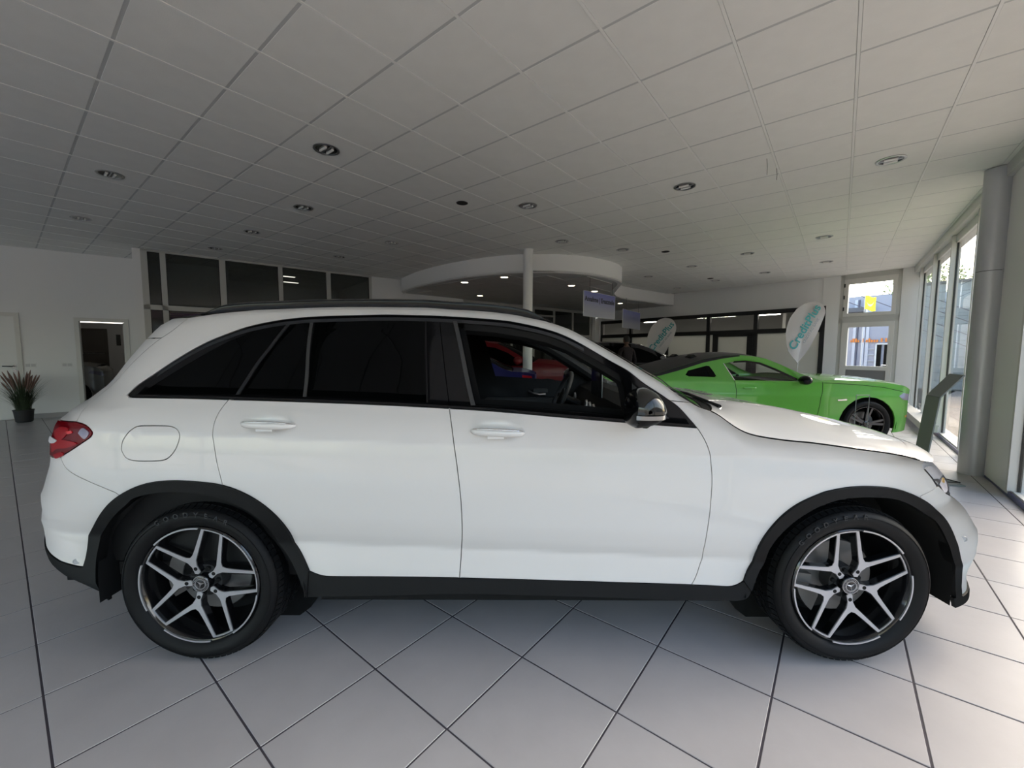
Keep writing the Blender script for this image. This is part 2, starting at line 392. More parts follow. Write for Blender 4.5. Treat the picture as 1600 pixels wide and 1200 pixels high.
# under the soffit the same wall goes on with lower glazing
posts2 = [7.48, 8.43, 9.43, 10.47, 11.53, 12.58, 13.65]
g2 = MB(GW)
for s in posts2: g2.box((s - .04, -0.03, 0), (s + .04, 0.05, HS))
g2.box((7.44, -0.03, 2.90), (13.7, 0.05, HS)).box((7.44, -0.03, 2.66), (11.5, 0.05, 2.72)).box((7.44, -0.03, 0), (13.7, 0.05, 0.9)).box((11.5, -0.03, 1.95), (13.7, 0.05, 2.03))
w2 = g2.build('window_2', M['frame_grey']); tag(w2, kind='structure')
for k, (s0, s1) in enumerate(zip(posts2, posts2[1:])):
    for z0, z1 in (((2.72, 2.90), (0.9, 2.66)) if k < 4 else ((2.03, 2.90), (0.9, 1.95))):
        MB(GW).box((s0 + .04, 0.006, z0), (s1 - .04, 0.014, z1)).build('window_pane', M['glass_office'], w2)
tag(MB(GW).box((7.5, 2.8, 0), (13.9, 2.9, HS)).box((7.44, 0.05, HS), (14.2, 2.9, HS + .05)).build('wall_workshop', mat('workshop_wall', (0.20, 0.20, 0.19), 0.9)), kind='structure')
wsh = MB(GW).box((12.2, 2.0, 1.75), (13.5, 2.05, 2.15)).build('white_board', M['white_gloss']); tag(wsh, 'pale board behind the dim glazing left of the hanging signs', 'board')

# ---- back wall: fascia above black-framed office glazing
tag(MB(BW).box((-3.5, 0, 2.62), (4.4, 0.2, HC + 0.05)).box((-3.62, -0.12, 0), (-3.28, 0.2, 2.75)).box((-1.98, -0.02, 0), (-1.80, 0.1, 2.55)).build('wall_back', M['wall']), kind='structure')
bv = [-3.28, -1.80, -0.23, 1.27, 2.72, 4.40]
fr = MB(BW)
for s in bv: fr.box((s - .055, -0.04, 0), (s + .055, 0.06, 2.62))
fr.box((-3.3, -0.04, 2.50), (4.4, 0.06, 2.62)).box((-3.3, -0.04, 1.93), (4.4, 0.06, 2.06)).box((-3.3, -0.04, 0), (4.4, 0.06, 0.12))
fr.box((1.44, -0.045, 0), (1.60, 0.06, 1.95)).box((2.50, -0.045, 0), (2.66, 0.06, 1.95)).box((1.5, -0.045, 1.86), (2.6, 0.06, 1.95)).box((1.5, -0.045, 0.12), (2.6, 0.06, 0.5))
w3 = fr.build('window_3', M['frame_black']); tag(w3, kind='structure')
for s0, s1 in zip(bv, bv[1:]):
    MB(BW).box((s0 + .055, 0.006, 2.06), (s1 - .055, 0.014, 2.50)).build('upper_pane', M['glass'], w3)
for s0, s1 in ((-3.22, -1.86), (-1.74, -0.29), (-0.17, 1.21), (1.33, 1.44), (1.60, 2.50), (2.78, 4.34)):
    MB(BW).box((s0, 0.006, 0.12), (s1, 0.014, 1.93)).build('frosted_pane', M['frost'], w3)
tag(MB(BW).box((-3.5, 4.2, 0), (3.55, 4.3, 3.0)).prism([(-3.5, .2), (4.45, .2), (4.45, 1.6), (3.55, 4.3), (-3.5, 4.3)], 2.9, 3.0).box((4.4, 0.2, 0), (4.5, 1.6, 3.0)).prism([(4.40, 1.6), (4.50, 1.6), (3.60, 4.3), (3.50, 4.3)], 0, 3.0).box((-3.6, 0.2, 0), (-3.5, 4.2, 3.0)).build('wall_rear_office', mat('rear_office_wall', (0.34, 0.34, 0.33), 0.9)), kind='structure')
tag(MB(BW).prism([(-3.5, 0), (4.5, 0), (4.5, 1.6), (3.6, 4.2), (-3.5, 4.2)], -.05, .004).build('floor_rear_office', M['grout']), kind='structure')
RB = Matrix.Rotation(radians(-52.5), 4, 'Z')
for i, (s, n, L) in enumerate(((-0.9, 1.4, 1.3), (0.75, 1.5, 1.45), (2.35, 1.9, 0.7), (3.55, 1.2, 1.3), (-2.3, 2.0, 0.6))):
    t = empty('strip_light', BW @ Vector((s, n, 2.62))); tag(t, ['strip light above the second hanging sign, behind the black framed glazing', 'long strip light just right of the small teardrop flag', 'short strip light left of the big teardrop flag', 'strip light partly behind the big teardrop flag', 'short strip light seen left of the second hanging sign'][i], 'strip light', 'strip lights of the rear office')
    MB(RB).box((-L/2, -0.05, 0.02), (L/2, 0.05, 0.06)).build('lamp_housing', M['white_gloss'], t)
    MB(RB).box((-L/2 + .02, -0.03, 0.0), (L/2 - .02, 0.03, 0.02)).build('lamp_tube', M['office_tube'], t)
    for x_ in (-L/2 + .1, L/2 - .1): MB(RB).box((x_ - .005, -0.004, 0.06), (x_ + .005, 0.004, 0.28)).build('suspension', M['steel'], t)

# ---- wall with the glazed door to the yard
tag(MB(DW).box((-0.02, -0.02, 0), (0.36, 0.22, HC + 0.05)).box((1.56, -0.02, 0), (1.90, 0.22, HC + 0.05)).build('wall_yard', M['wall']), kind='structure')
dr = MB(DW)
dr.box((0.36, -0.01, 0), (0.45, 0.10, HC + .03)).box((1.48, -0.01, 0), (1.56, 0.10, HC + .03)).box((0.36, -0.01, 3.25), (1.56, 0.10, HC + .03)).box((0.36, -0.01, 2.14), (1.56, 0.10, 2.30))
d4 = dr.build('door_4', M['frame_grey']); tag(d4, kind='structure')
tr_ = MB(DW).box((0.45, -0.03, 2.30), (0.54, 0.05, 3.25)).box((1.40, -0.03, 2.30), (1.48, 0.05, 3.25)).box((0.54, -0.03, 2.30), (1.40, 0.05, 2.38)).box((0.54, -0.03, 3.12), (1.40, 0.05, 3.25)).build('transom_frame', M['frame_light'], d4)
MB(DW).box((0.54, 0.006, 2.38), (1.40, 0.014, 3.12)).build('transom_pane', M['glass_yard'], d4)
lf = MB(DW).box((0.45, -0.03, 0.01), (0.58, 0.05, 2.14)).box((1.38, -0.03, 0.01), (1.48, 0.05, 2.14)).box((0.58, -0.03, 2.02), (1.38, 0.05, 2.14)).box((0.58, -0.03, 0.93), (1.38, 0.05, 1.03)).box((0.58, -0.03, 0.01), (1.38, 0.05, 0.12)).build('door_leaf', M['frame_light'], d4)
MB(DW).box((0.58, 0.006, 1.03), (1.38, 0.014, 2.02)).build('door_pane', M['glass_yard'], d4)
MB(DW).box((0.58, 0.0, 0.12), (1.38, 0.03, 0.93)).build('lower_panel', mat('door_panel_grey', (0.20, 0.20, 0.20), 0.5), d4)
MB(DW).tube([(1.43, -0.03, 1.06), (1.43, -0.08, 1.06), (1.30, -0.085, 1.065)], 0.011).build('door_handle', M['chrome'], d4, True)
hg = MB(DW)
for z in (2.45, 2.75, 3.05): hg.cyl(0.016, z, z + 0.09, 10, Matrix.Translation((0.46, -0.04, 0)))
hg.build('hinge', M['frame_black'], d4)

# ---- right window wall: deep vertical mullions between tall panes, runs on behind the camera
mull = [5.62, 4.84, 3.25, 1.64, 0.04, -1.03, -2.02] + [-3.62 - 1.6 * k for k in range(9)]
beam = MB(RW).box((-17, -0.12, 3.12), (5.75, 0.02, HC + 0.06)).box((-17, 0.0, 3.24), (5.75, 0.10, HC + 0.02)).box((-17, -0.13, -0.02), (5.75, 0.03, 0.07))
w4 = beam.build('window_4', M['alu']); tag(w4, kind='structure')
for s in mull:
    MB(RW).box((s - .025, -0.045, 0.07), (s + .025, 0.065, 3.24)).build('mullion', M['frame_light'], w4)
    MB(RW).box((s - .036, -0.022, 0.07), (s - .025, 0.004, 3.12)).box((s + .025, -0.022, 0.07), (s + .036, 0.004, 3.12)).build('gasket', M['frame_black'], w4)
ms = sorted(mull + [-17.0])
for s0, s1 in zip(ms, ms[1:]):
    if abs(s0 + 2.02) < .01: continue
    MB(RW).box((s0 + .025, -0.012, 0.07), (s1 - .025, -0.004, 3.12)).build('window_pane', M['glass'], w4)
MB(RW).box((-1.99, -0.12, 0.03), (-1.05, 0.05, 3.24)).build('solid_panel', mat('panel_grey', (0.78, 0.78, 0.76), 0.45), w4)
tag(MB(RW).box((-17, 0.03, 0.0), (5.5, 0.045, 0.05)).build('baseboard_right', mat('base_rail', (0.16, 0.15, 0.30), 0.35, 0.4)), kind='structure')

# ---- walls outside the picture that close the room
cl = MB(); 
def wallseg(m, p, q, z1, t=.12):
    d = Vector((q[0]-p[0], q[1]-p[1], 0)); F = frame(p, math.degrees(atan2(d.y, d.x))); m.box((0, 0, 0), (d.length, t, z1), F)
wallseg(cl, P(LW, -5.0), (-14.2, 4.1), HC + .05)
SW_ = frame((-14.2, 4.1), math.degrees(atan2(-6.1, -3.3))); SL = sqrt(6.1**2+3.3**2)
w6 = MB(SW_).box((0, -.06, 3.12), (SL, .06, HC + .05)).box((0, -.06, -.02), (SL, .06, .08)).build('added_glazing', M['alu']); tag(w6, kind='structure')  # unseen glazing, added to bring bluish light to the left side
for k in range(5):
    x0 = SL*k/4
    MB(SW_).box((x0-.03, -.07, .08), (x0+.03, .07, 3.12)).build('mullion', M['frame_light'], w6)
    if k < 4: MB(SW_).box((x0+.03, -.004, .08), (x0+SL/4-.03, .004, 3.12)).build('window_pane', M['glass_side'], w6); 
NW = frame((-17.5, -2.0), math.degrees(atan2(BACK[1]+2.0, BACK[0]+17.5))); NL = sqrt((BACK[0]+17.5)**2 + (BACK[1]+2.0)**2)
w5 = MB(NW).box((0, -.06, 3.12), (NL, .06, HC + .05)).box((0, -.06, -.02), (NL, .06, .08)).build('window_5', M['alu']); tag(w5, kind='structure')
for k in range(10):
    x0 = NL*k/9
    MB(NW).box((x0-.03, -.07, .08), (x0+.03, .07, 3.12)).build('mullion', M['frame_light'], w5)
    if k < 9: MB(NW).box((x0+.03, -.004, .08), (x0+NL/9-.03, .004, 3.12)).build('window_pane', M['glass_clear'], w5)
tag(cl.build('wall_near', M['wall']), kind='structure')
# unseen roof slab over offices and back rooms, added to block leaking sun
rf = MB().prism([P(BW, 4.45, 0.15), P(BW, 4.45, 1.5), P(BW, 3.5, 5.0), P(BW, -8.0, 6.0), P(GW, 7.0, 9.0), P(LW, -6.0, 6.0), P(LW, -6.0, 0.1), P(GW, -.3, 0.1), P(GW, 14.0, .1)], HC + 0.26, HC + 0.40)
rf.box((13.8, 0.0, 0), (14.0, 6.0, HC + .3), GW).box((-8.0, 4.9, 0), (3.4, 5.0, HC + .3), BW)  # filler walls added to close the corner against sun
tag(rf.build('added_roof_slab', M['wall']), kind='structure')

# ---- dropped soffit: curved bulkhead with its own tiled underside
sof = [(-3.10, 11.80), (-3.06, 11.50), (-2.44, 10.58), (-1.95, 10.02), (-1.47, 9.55), (-1.0, 9.19), (-0.55, 8.91), (-0.1, 8.70), (0.32, 8.60), (0.85, 8.60), (1.32, 8.70), (1.66, 8.86), (1.95, 9.07), (2.20, 9.29), (2.42, 9.56), (2.60, 9.90), (2.68, 10.30), (2.72, 10.75), (2.78, 11.25), (2.88, 11.75), (3.06, 12.22), (3.36, 12.70), (3.75, 13.10), (4.1, 13.38), (4.9, 14.0), (5.70, 14.66)]
wall_pts = [P(BW, -3.4), P(GW, 14.2), P(GW, 5.38)]
rim = MB()
rows = []
for k, p in enumerate(sof):
    a_, b_2 = sof[max(k-1, 0)], sof[min(k+1, len(sof)-1)]
    d = Vector((b_2[0]-a_[0], b_2[1]-a_[1], 0)).normalized(); n = Vector((-d.y, d.x, 0)) * 0.10
    rows.append([(p[0], p[1], HC + .03), (p[0], p[1], HS), (p[0]+n.x, p[1]+n.y, HS), (p[0]+n.x, p[1]+n.y, HC + .03)])
rim.grid(rows)
bs = rim.build('trim_1', M['wall'], None, True, 30); tag(bs, kind='structure')
und = MB(); full = sof + wall_pts
# underside slab, built as convex slices fanned from the rear corner
for (a_, b_2) in zip(full, full[1:]):
    if a_ in wall_pts and b_2 in wall_pts: continue
    und.prism([wall_pts[1], a_, b_2], HS + 0.012, HS + 0.03)
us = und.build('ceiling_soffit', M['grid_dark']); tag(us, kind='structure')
def inpoly(x, y, pl):
    r = False; j = len(pl) - 1
    for i in range(len(pl)):
        if (pl[i][1] > y) != (pl[j][1] > y) and x < (pl[j][0]-pl[i][0]) * (y-pl[i][1]) / (pl[j][1]-pl[i][1]) + pl[i][0]: r = not r
        j = i
    return r
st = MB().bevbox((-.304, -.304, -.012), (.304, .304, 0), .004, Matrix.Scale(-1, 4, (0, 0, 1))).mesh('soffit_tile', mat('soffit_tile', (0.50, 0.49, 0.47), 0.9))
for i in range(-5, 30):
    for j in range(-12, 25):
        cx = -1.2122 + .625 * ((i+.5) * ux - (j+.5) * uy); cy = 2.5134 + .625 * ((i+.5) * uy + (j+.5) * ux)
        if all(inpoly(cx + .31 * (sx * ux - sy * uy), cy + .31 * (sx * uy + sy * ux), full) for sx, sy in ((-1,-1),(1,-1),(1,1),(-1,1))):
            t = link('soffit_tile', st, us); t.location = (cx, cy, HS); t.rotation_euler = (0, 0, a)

# ---- columns
c1 = empty('white_column', (0.31, 8.24, 0)); tag(c1, 'slim round white column in front of the curved bulkhead', 'column')
MB().cyl(0.095, 0.0, HC, 32).build('shaft', M['white_gloss'], c1, True)
MB().cyl(0.105, HC - 0.012, HC, 32).build('collar', M['white_gloss'], c1, True)
c2 = empty('grey_column', (5.27, 4.60, 0)); tag(c2, 'thick round grey column beside the right window wall', 'column')
MB().cyl(0.118, 0.0, 2.27, 48).build('lower_shaft', M['column_grey'], c2, True)
MB().cyl(0.118, 2.276, HC - .01, 48).build('upper_shaft', M['column_grey'], c2, True)
MB().cyl(0.116, 2.26, 2.29, 48).build('joint_ring', M['frame_black'], c2, True)
MB().box((-.012, -.124, 2.255), (.012, -.112, 2.285)).build('joint_clip', M['steel'], c2)

# ------------------------------------------------------------------ measured side view of the white SUV: x from the rear hub, z from the floor, metres
ZC=[(0.0, 1.033), (2.9, 0.921)]
XER=[(0.234, -0.784), (0.301, -0.927), (0.348, -0.986), (0.404, -0.997), (0.45, -0.995), (0.512, -0.967), (0.598, -0.934), (0.644, -0.955), (0.683, -0.97), (0.712, -0.972), (0.735, -0.966), (0.783, -0.93), (0.828, -0.919), (0.858, -0.908), (0.893, -0.9), (0.923, -0.894), (0.969, -0.887), (1.006, -0.874), (1.051, -0.832), (1.078, -0.811), (1.09, -0.802), (1.115, -0.78), (1.136, -0.744), (1.153, -0.701), (1.17, -0.694), (1.192, -0.687), (1.234, -0.645), (1.345, -0.57), (1.43, -0.517), (1.477, -0.522), (1.512, -0.485), (1.525, -0.463)]
XEF=[(0.19, 3.776), (0.222, 3.772), (0.245, 3.766), (0.288, 3.726), (0.321, 3.72), (0.363, 3.714), (0.428, 3.72), (0.467, 3.738), (0.507, 3.752), (0.537, 3.759), (0.56, 3.734), (0.598, 3.701), (0.636, 3.69), (0.666, 3.642), (0.685, 3.611), (0.7, 3.58), (0.728, 3.612), (0.751, 3.598), (0.783, 3.578), (0.821, 3.547), (0.856, 3.508), (0.889, 3.485), (0.91, 3.463), (0.931, 3.414)]
ZT=[(-0.75, 1.5), (-0.62, 1.52), (-0.5, 1.533), (-0.35, 1.542), (-0.22, 1.547), (-0.123, 1.55), (-0.087, 1.555), (0.013, 1.566), (0.141, 1.581), (0.29, 1.588), (0.44, 1.596), (0.593, 1.6), (0.748, 1.601), (0.942, 1.6), (1.1, 1.59), (1.218, 1.584), (1.375, 1.567), (1.468, 1.548), (1.526, 1.536), (1.583, 1.516), (1.64, 1.496), (1.695, 1.467), (1.749, 1.435), (1.802, 1.403), (1.855, 1.371), (1.907, 1.339), (1.976, 1.295), (2.044, 1.253), (2.11, 1.201), (2.174, 1.16), (2.205, 1.139), (2.257, 1.126), (2.309, 1.092), (2.346, 1.062), (2.385, 1.039), (2.432, 1.023), (2.487, 1.013), (2.539, 1.006), (2.608, 0.998), (2.66, 0.994), (2.743, 0.984), (2.832, 0.972), (2.928, 0.958), (3.015, 0.945), (3.112, 0.926), (3.166, 0.914), (3.289, 0.887), (3.359, 0.864)]
TRACE={
 'roof_edge':[(-0.146, 1.537), (-0.082, 1.546), (-0.05, 1.55), (0.043, 1.562), (0.168, 1.575), (0.165, 1.577), (0.312, 1.584), (0.459, 1.592), (0.608, 1.595), (0.76, 1.597), (0.951, 1.595), (1.105, 1.587), (1.221, 1.58), (1.375, 1.563), (1.39, 1.558), (1.467, 1.545), (1.523, 1.533), (1.579, 1.514), (1.635, 1.494), (1.689, 1.466), (1.742, 1.434), (1.794, 1.403), (1.846, 1.372), (1.897, 1.34), (1.964, 1.297), (2.03, 1.256), (2.094, 1.205), (2.158, 1.164)],
 'bonnet_shut':[(2.158, 1.164), (2.189, 1.144), (2.242, 1.13), (2.267, 1.117), (2.291, 1.098), (2.328, 1.068), (2.367, 1.045), (2.414, 1.029), (2.469, 1.019), (2.52, 1.012), (2.588, 1.004), (2.64, 1.001), (2.653, 0.999), (2.721, 0.991), (2.807, 0.979), (2.899, 0.966), (2.981, 0.954), (3.075, 0.936), (3.223, 0.904), (3.131, 0.923), (3.249, 0.893)],
 'dlo_top':[(-0.283, 1.191), (-0.275, 1.209), (-0.254, 1.231), (-0.194, 1.274), (-0.137, 1.32), (-0.064, 1.375), (0.01, 1.423), (0.087, 1.46), (0.15, 1.487), (0.2, 1.502), (0.284, 1.521), (0.372, 1.534), (0.48, 1.543), (0.626, 1.548), (0.773, 1.553), (0.923, 1.551), (1.036, 1.548), (1.149, 1.542), (1.262, 1.534), (1.375, 1.523), (1.39, 1.519), (1.465, 1.504), (1.539, 1.485), (1.594, 1.467), (1.648, 1.442), (1.701, 1.413), (1.753, 1.381), (1.804, 1.35), (1.855, 1.32), (1.889, 1.303), (1.954, 1.246), (2.007, 1.212), (2.052, 1.179), (2.093, 1.152), (2.12, 1.119), (2.144, 1.09), (2.166, 1.061)],
 'dlo_bot':[(-0.27, 1.182), (-0.018, 1.179), (0.165, 1.174), (0.39, 1.168), (0.801, 1.154), (1.105, 1.139), (1.335, 1.125), (1.623, 1.101), (1.887, 1.081), (2.023, 1.071), (2.166, 1.061)],
 'glass_bot':[(-0.218, 1.199), (0.181, 1.196), (0.496, 1.187), (1.005, 1.165), (1.104, 1.157), (1.211, 1.152), (1.478, 1.138), (1.766, 1.115), (1.889, 1.1), (2.034, 1.089), (2.143, 1.078)],
 'dlo_in':[(-0.22, 1.2), (-0.148, 1.252), (-0.085, 1.3), (-0.034, 1.336), (0.024, 1.377), (0.098, 1.424), (0.16, 1.457), (0.207, 1.479), (0.326, 1.502), (0.451, 1.515), (0.559, 1.521), (0.779, 1.526), (1.039, 1.525), (1.106, 1.524), (1.226, 1.515), (1.375, 1.496), (1.427, 1.485), (1.538, 1.459), (1.61, 1.429), (1.68, 1.389), (1.784, 1.329), (1.875, 1.27), (1.852, 1.287), (1.896, 1.263)],
 'bar_l':[(0.185, 1.195), (0.217, 1.267), (0.245, 1.335), (0.28, 1.396), (0.312, 1.465), (0.333, 1.504)],
 'bar_r':[(0.209, 1.195), (0.231, 1.25), (0.252, 1.308), (0.294, 1.396), (0.333, 1.465), (0.358, 1.506)],
 'strip':[(0.449, 1.513), (0.457, 1.436), (0.468, 1.354), (0.48, 1.271), (0.485, 1.187)],
 'rglass_f':[(0.97, 1.525), (0.983, 1.409), (0.998, 1.272), (1.009, 1.165)],
 'gapB':[(1.033, 1.548), (1.037, 1.523), (1.067, 1.366), (1.084, 1.271), (1.1, 1.188), (1.109, 1.135), (1.131, 1.004), (1.151, 0.812), (1.159, 0.708), (1.162, 0.606), (1.16, 0.527), (1.146, 0.382)],
 'fwin_rear':[(1.108, 1.522), (1.144, 1.398), (1.175, 1.272), (1.208, 1.153)],
 'gapF':[(2.166, 1.061), (2.188, 1.026), (2.202, 0.993), (2.213, 0.96), (2.22, 0.911), (2.232, 0.847), (2.235, 0.714), (2.221, 0.572), (2.199, 0.493), (2.186, 0.393), (2.174, 0.359)],
 'gapR':[(0.165, 1.174), (0.142, 1.14), (0.124, 1.097), (0.118, 1.062), (0.118, 1.001), (0.118, 0.908), (0.131, 0.809)],
 'door_bot':[(0.482, 0.416), (0.509, 0.397), (0.547, 0.386), (0.618, 0.385), (0.868, 0.386), (1.18, 0.383), (2.059, 0.361), (2.172, 0.357), (2.272, 0.353), (2.364, 0.35), (2.397, 0.382)],
 'sill_bot':[(0.453, 0.273), (0.713, 0.282), (1.177, 0.298), (1.696, 0.289), (2.07, 0.277), (2.285, 0.275), (2.427, 0.279), (2.438, 0.33)],
 'rarch_out':[(-0.52, 0.424), (-0.497, 0.444), (-0.48, 0.482), (-0.453, 0.544), (-0.43, 0.593), (-0.423, 0.635), (-0.405, 0.675), (-0.372, 0.717), (-0.331, 0.753), (-0.291, 0.778), (-0.245, 0.799), (-0.197, 0.816), (-0.119, 0.826), (-0.067, 0.828), (0.01, 0.823), (0.133, 0.811), (0.189, 0.79), (0.259, 0.756), (0.314, 0.716), (0.364, 0.668), (0.406, 0.617), (0.447, 0.564), (0.469, 0.498), (0.483, 0.419)],
 'rarch_in':[(-0.489, 0.339), (-0.429, 0.5), (-0.395, 0.55), (-0.379, 0.6), (-0.359, 0.652), (-0.311, 0.703), (-0.239, 0.746), (-0.281, 0.741), (-0.201, 0.768), (-0.122, 0.779), (-0.045, 0.78), (0.032, 0.774), (0.135, 0.75), (0.21, 0.716), (0.271, 0.676), (0.328, 0.627), (0.373, 0.578), (0.408, 0.51), (0.428, 0.441), (0.441, 0.363), (0.438, 0.332), (0.453, 0.273)],
 'farch_out':[(2.397, 0.382), (2.398, 0.445), (2.426, 0.51), (2.464, 0.567), (2.41, 0.477), (2.442, 0.533), (2.477, 0.595), (2.516, 0.652), (2.558, 0.695), (2.607, 0.735), (2.672, 0.768), (2.737, 0.794), (2.691, 0.779), (2.756, 0.8), (2.823, 0.813), (2.89, 0.816), (2.961, 0.813), (3.037, 0.8), (3.025, 0.802), (3.085, 0.784), (3.151, 0.758), (3.197, 0.732), (3.264, 0.691), (3.285, 0.65), (3.279, 0.678), (3.304, 0.632), (3.34, 0.573), (3.353, 0.515), (3.36, 0.451), (3.437, 0.338), (3.464, 0.266)],
 'farch_in':[(2.438, 0.33), (2.442, 0.385), (2.446, 0.452), (2.475, 0.51), (2.509, 0.567), (2.459, 0.488), (2.491, 0.539), (2.529, 0.591), (2.578, 0.645), (2.628, 0.685), (2.677, 0.717), (2.743, 0.746), (2.809, 0.765), (2.975, 0.767), (3.05, 0.753), (3.112, 0.725), (3.182, 0.684), (3.213, 0.647), (3.206, 0.685), (3.247, 0.631), (3.289, 0.562), (3.305, 0.503), (3.319, 0.438), (3.379, 0.346), (3.413, 0.264)],
 'rbump_top':[(-0.592, 0.917), (-0.585, 0.891), (-0.556, 0.866), (-0.52, 0.849), (-0.442, 0.819), (-0.333, 0.772)],
 'tail_gate':[(-0.146, 1.537), (-0.189, 1.475), (-0.24, 1.44), (-0.302, 1.383), (-0.372, 1.303), (-0.409, 1.246), (-0.473, 1.171), (-0.488, 1.111)],
 'spoiler_low':[(-0.701, 1.439), (-0.24, 1.44)],
 'taillight':[(-0.644, 1.072), (-0.487, 1.078), (-0.436, 1.07), (-0.403, 1.054), (-0.391, 1.04), (-0.402, 1.019), (-0.452, 0.989), (-0.52, 0.952), (-0.585, 0.922), (-0.62, 0.912), (-0.687, 0.904)],
 'fuel':[(-0.283, 0.963), (-0.272, 0.999), (-0.237, 1.041), (-0.205, 1.065), (-0.172, 1.069), (-0.064, 1.068), (-0.033, 1.056), (-0.017, 1.035), (-0.025, 1.007), (-0.048, 0.964), (-0.081, 0.929), (-0.117, 0.913), (-0.234, 0.912), (-0.272, 0.928)],
 'headlight':[(3.248, 0.892), (3.195, 0.887), (3.195, 0.872), (3.236, 0.832), (3.285, 0.789), (3.349, 0.746), (3.531, 0.677)],
 'bump_line':[(3.16, 0.761), (3.271, 0.788)],
 'crease':[(0.407, 1.011), (0.744, 1.004), (1.11, 0.994), (1.76, 0.971), (2.187, 0.953), (2.622, 0.922)],
 'lcrease':[(0.563, 0.569), (1.16, 0.533), (1.807, 0.492), (2.281, 0.479)],
 'handle_r':[(0.235, 1.082), (0.464, 1.072), (0.348, 1.103), (0.353, 1.04)],
 'handle_f':[(1.201, 1.052), (1.428, 1.039), (1.314, 1.091), (1.315, 1.007)],
}

# ================================================================== BODY PANELS: shared tools
def lerp_tab(t, x):
    if x <= t[0][0]: return t[0][1]
    for (a, b), (c, d) in zip(t, t[1:]):
        if x <= c: return b + (d - b) * (x - a) / (c - a)
    return t[-1][1]

def smooth_tab(t, x):
    """monotone cubic through table points"""
    n = len(t)
    if x <= t[0][0]: return t[0][1]
    if x >= t[-1][0]: return t[-1][1]
    for i in range(n - 1):
        if x <= t[i+1][0]: break
    def m(k):
        if k <= 0: return (t[1][1]-t[0][1])/(t[1][0]-t[0][0])
        if k >= n-1: return (t[-1][1]-t[-2][1])/(t[-1][0]-t[-2][0])
        s0 = (t[k][1]-t[k-1][1])/(t[k][0]-t[k-1][0]); s1 = (t[k+1][1]-t[k][1])/(t[k+1][0]-t[k][0])
        return 0.0 if s0*s1 <= 0 else 2*s0*s1/(s0+s1)
    h = t[i+1][0]-t[i][0]; u = (x-t[i][0])/h
    return (2*u**3-3*u*u+1)*t[i][1]+(u**3-2*u*u+u)*h*m(i)+(-2*u**3+3*u*u)*t[i+1][1]+(u**3-u*u)*h*m(i+1)

def spline(pts, step=0.012):
    """Catmull-Rom through traced points, evenly resampled"""
    P_ = [Vector(p) for p in pts]; out = []
    for i in range(len(P_) - 1):
        a, b, c, d = P_[max(i-1, 0)], P_[i], P_[i+1], P_[min(i+2, len(P_)-1)]
        n = max(1, int((c - b).length / step))
        for k in range(n):
            u = k / n
            out.append(tuple(0.5 * ((2*b) + (c-a)*u + (2*a-5*b+4*c-d)*u*u + (3*b-a-3*c+d)*u**3)))
    out.append(tuple(P_[-1]))
    return out

def near(pl, p): return min(range(len(pl)), key=lambda i: (pl[i][0]-p[0])**2 + (pl[i][1]-p[1])**2)
def part_of(pl, a, b):
    i, j = near(pl, a), near(pl, b)
    return pl[i:j+1] if i <= j else pl[j:i+1][::-1]

def resample(poly, step):
    out = []
    for i in range(len(poly)):
        a, b = poly[i], poly[(i+1) % len(poly)]; L = sqrt((a[0]-b[0])**2 + (a[1]-b[1])**2)
        if L < 1e-5: continue
        n = max(1, int(L / step + .5)); out += [(a[0]+(b[0]-a[0])*k/n, a[1]+(b[1]-a[1])*k/n) for k in range(n)]
    return out

def shrink(poly, d):
    n = len(poly); A = sum(poly[i][0]*poly[(i+1)%n][1]-poly[(i+1)%n][0]*poly[i][1] for i in range(n)); s = 1 if A > 0 else -1
    out = []
    for i in range(n):
        a, b, c = poly[i-1], poly[i], poly[(i+1) % n]
        n1 = Vector((-(b[1]-a[1]), b[0]-a[0])); n2 = Vector((-(c[1]-b[1]), c[0]-b[0]))
        if n1.length > 1e-9: n1.normalize()
        if n2.length > 1e-9: n2.normalize()
        m = n1 + n2; l = m.length
        if l < 1e-6: m = n1; k = 1
        else: m /= l; k = min(2.0, 1 / max(0.3, m.dot(n1)))
        out.append((b[0]+m.x*s*d*k, b[1]+m.y*s*d*k))
    return out

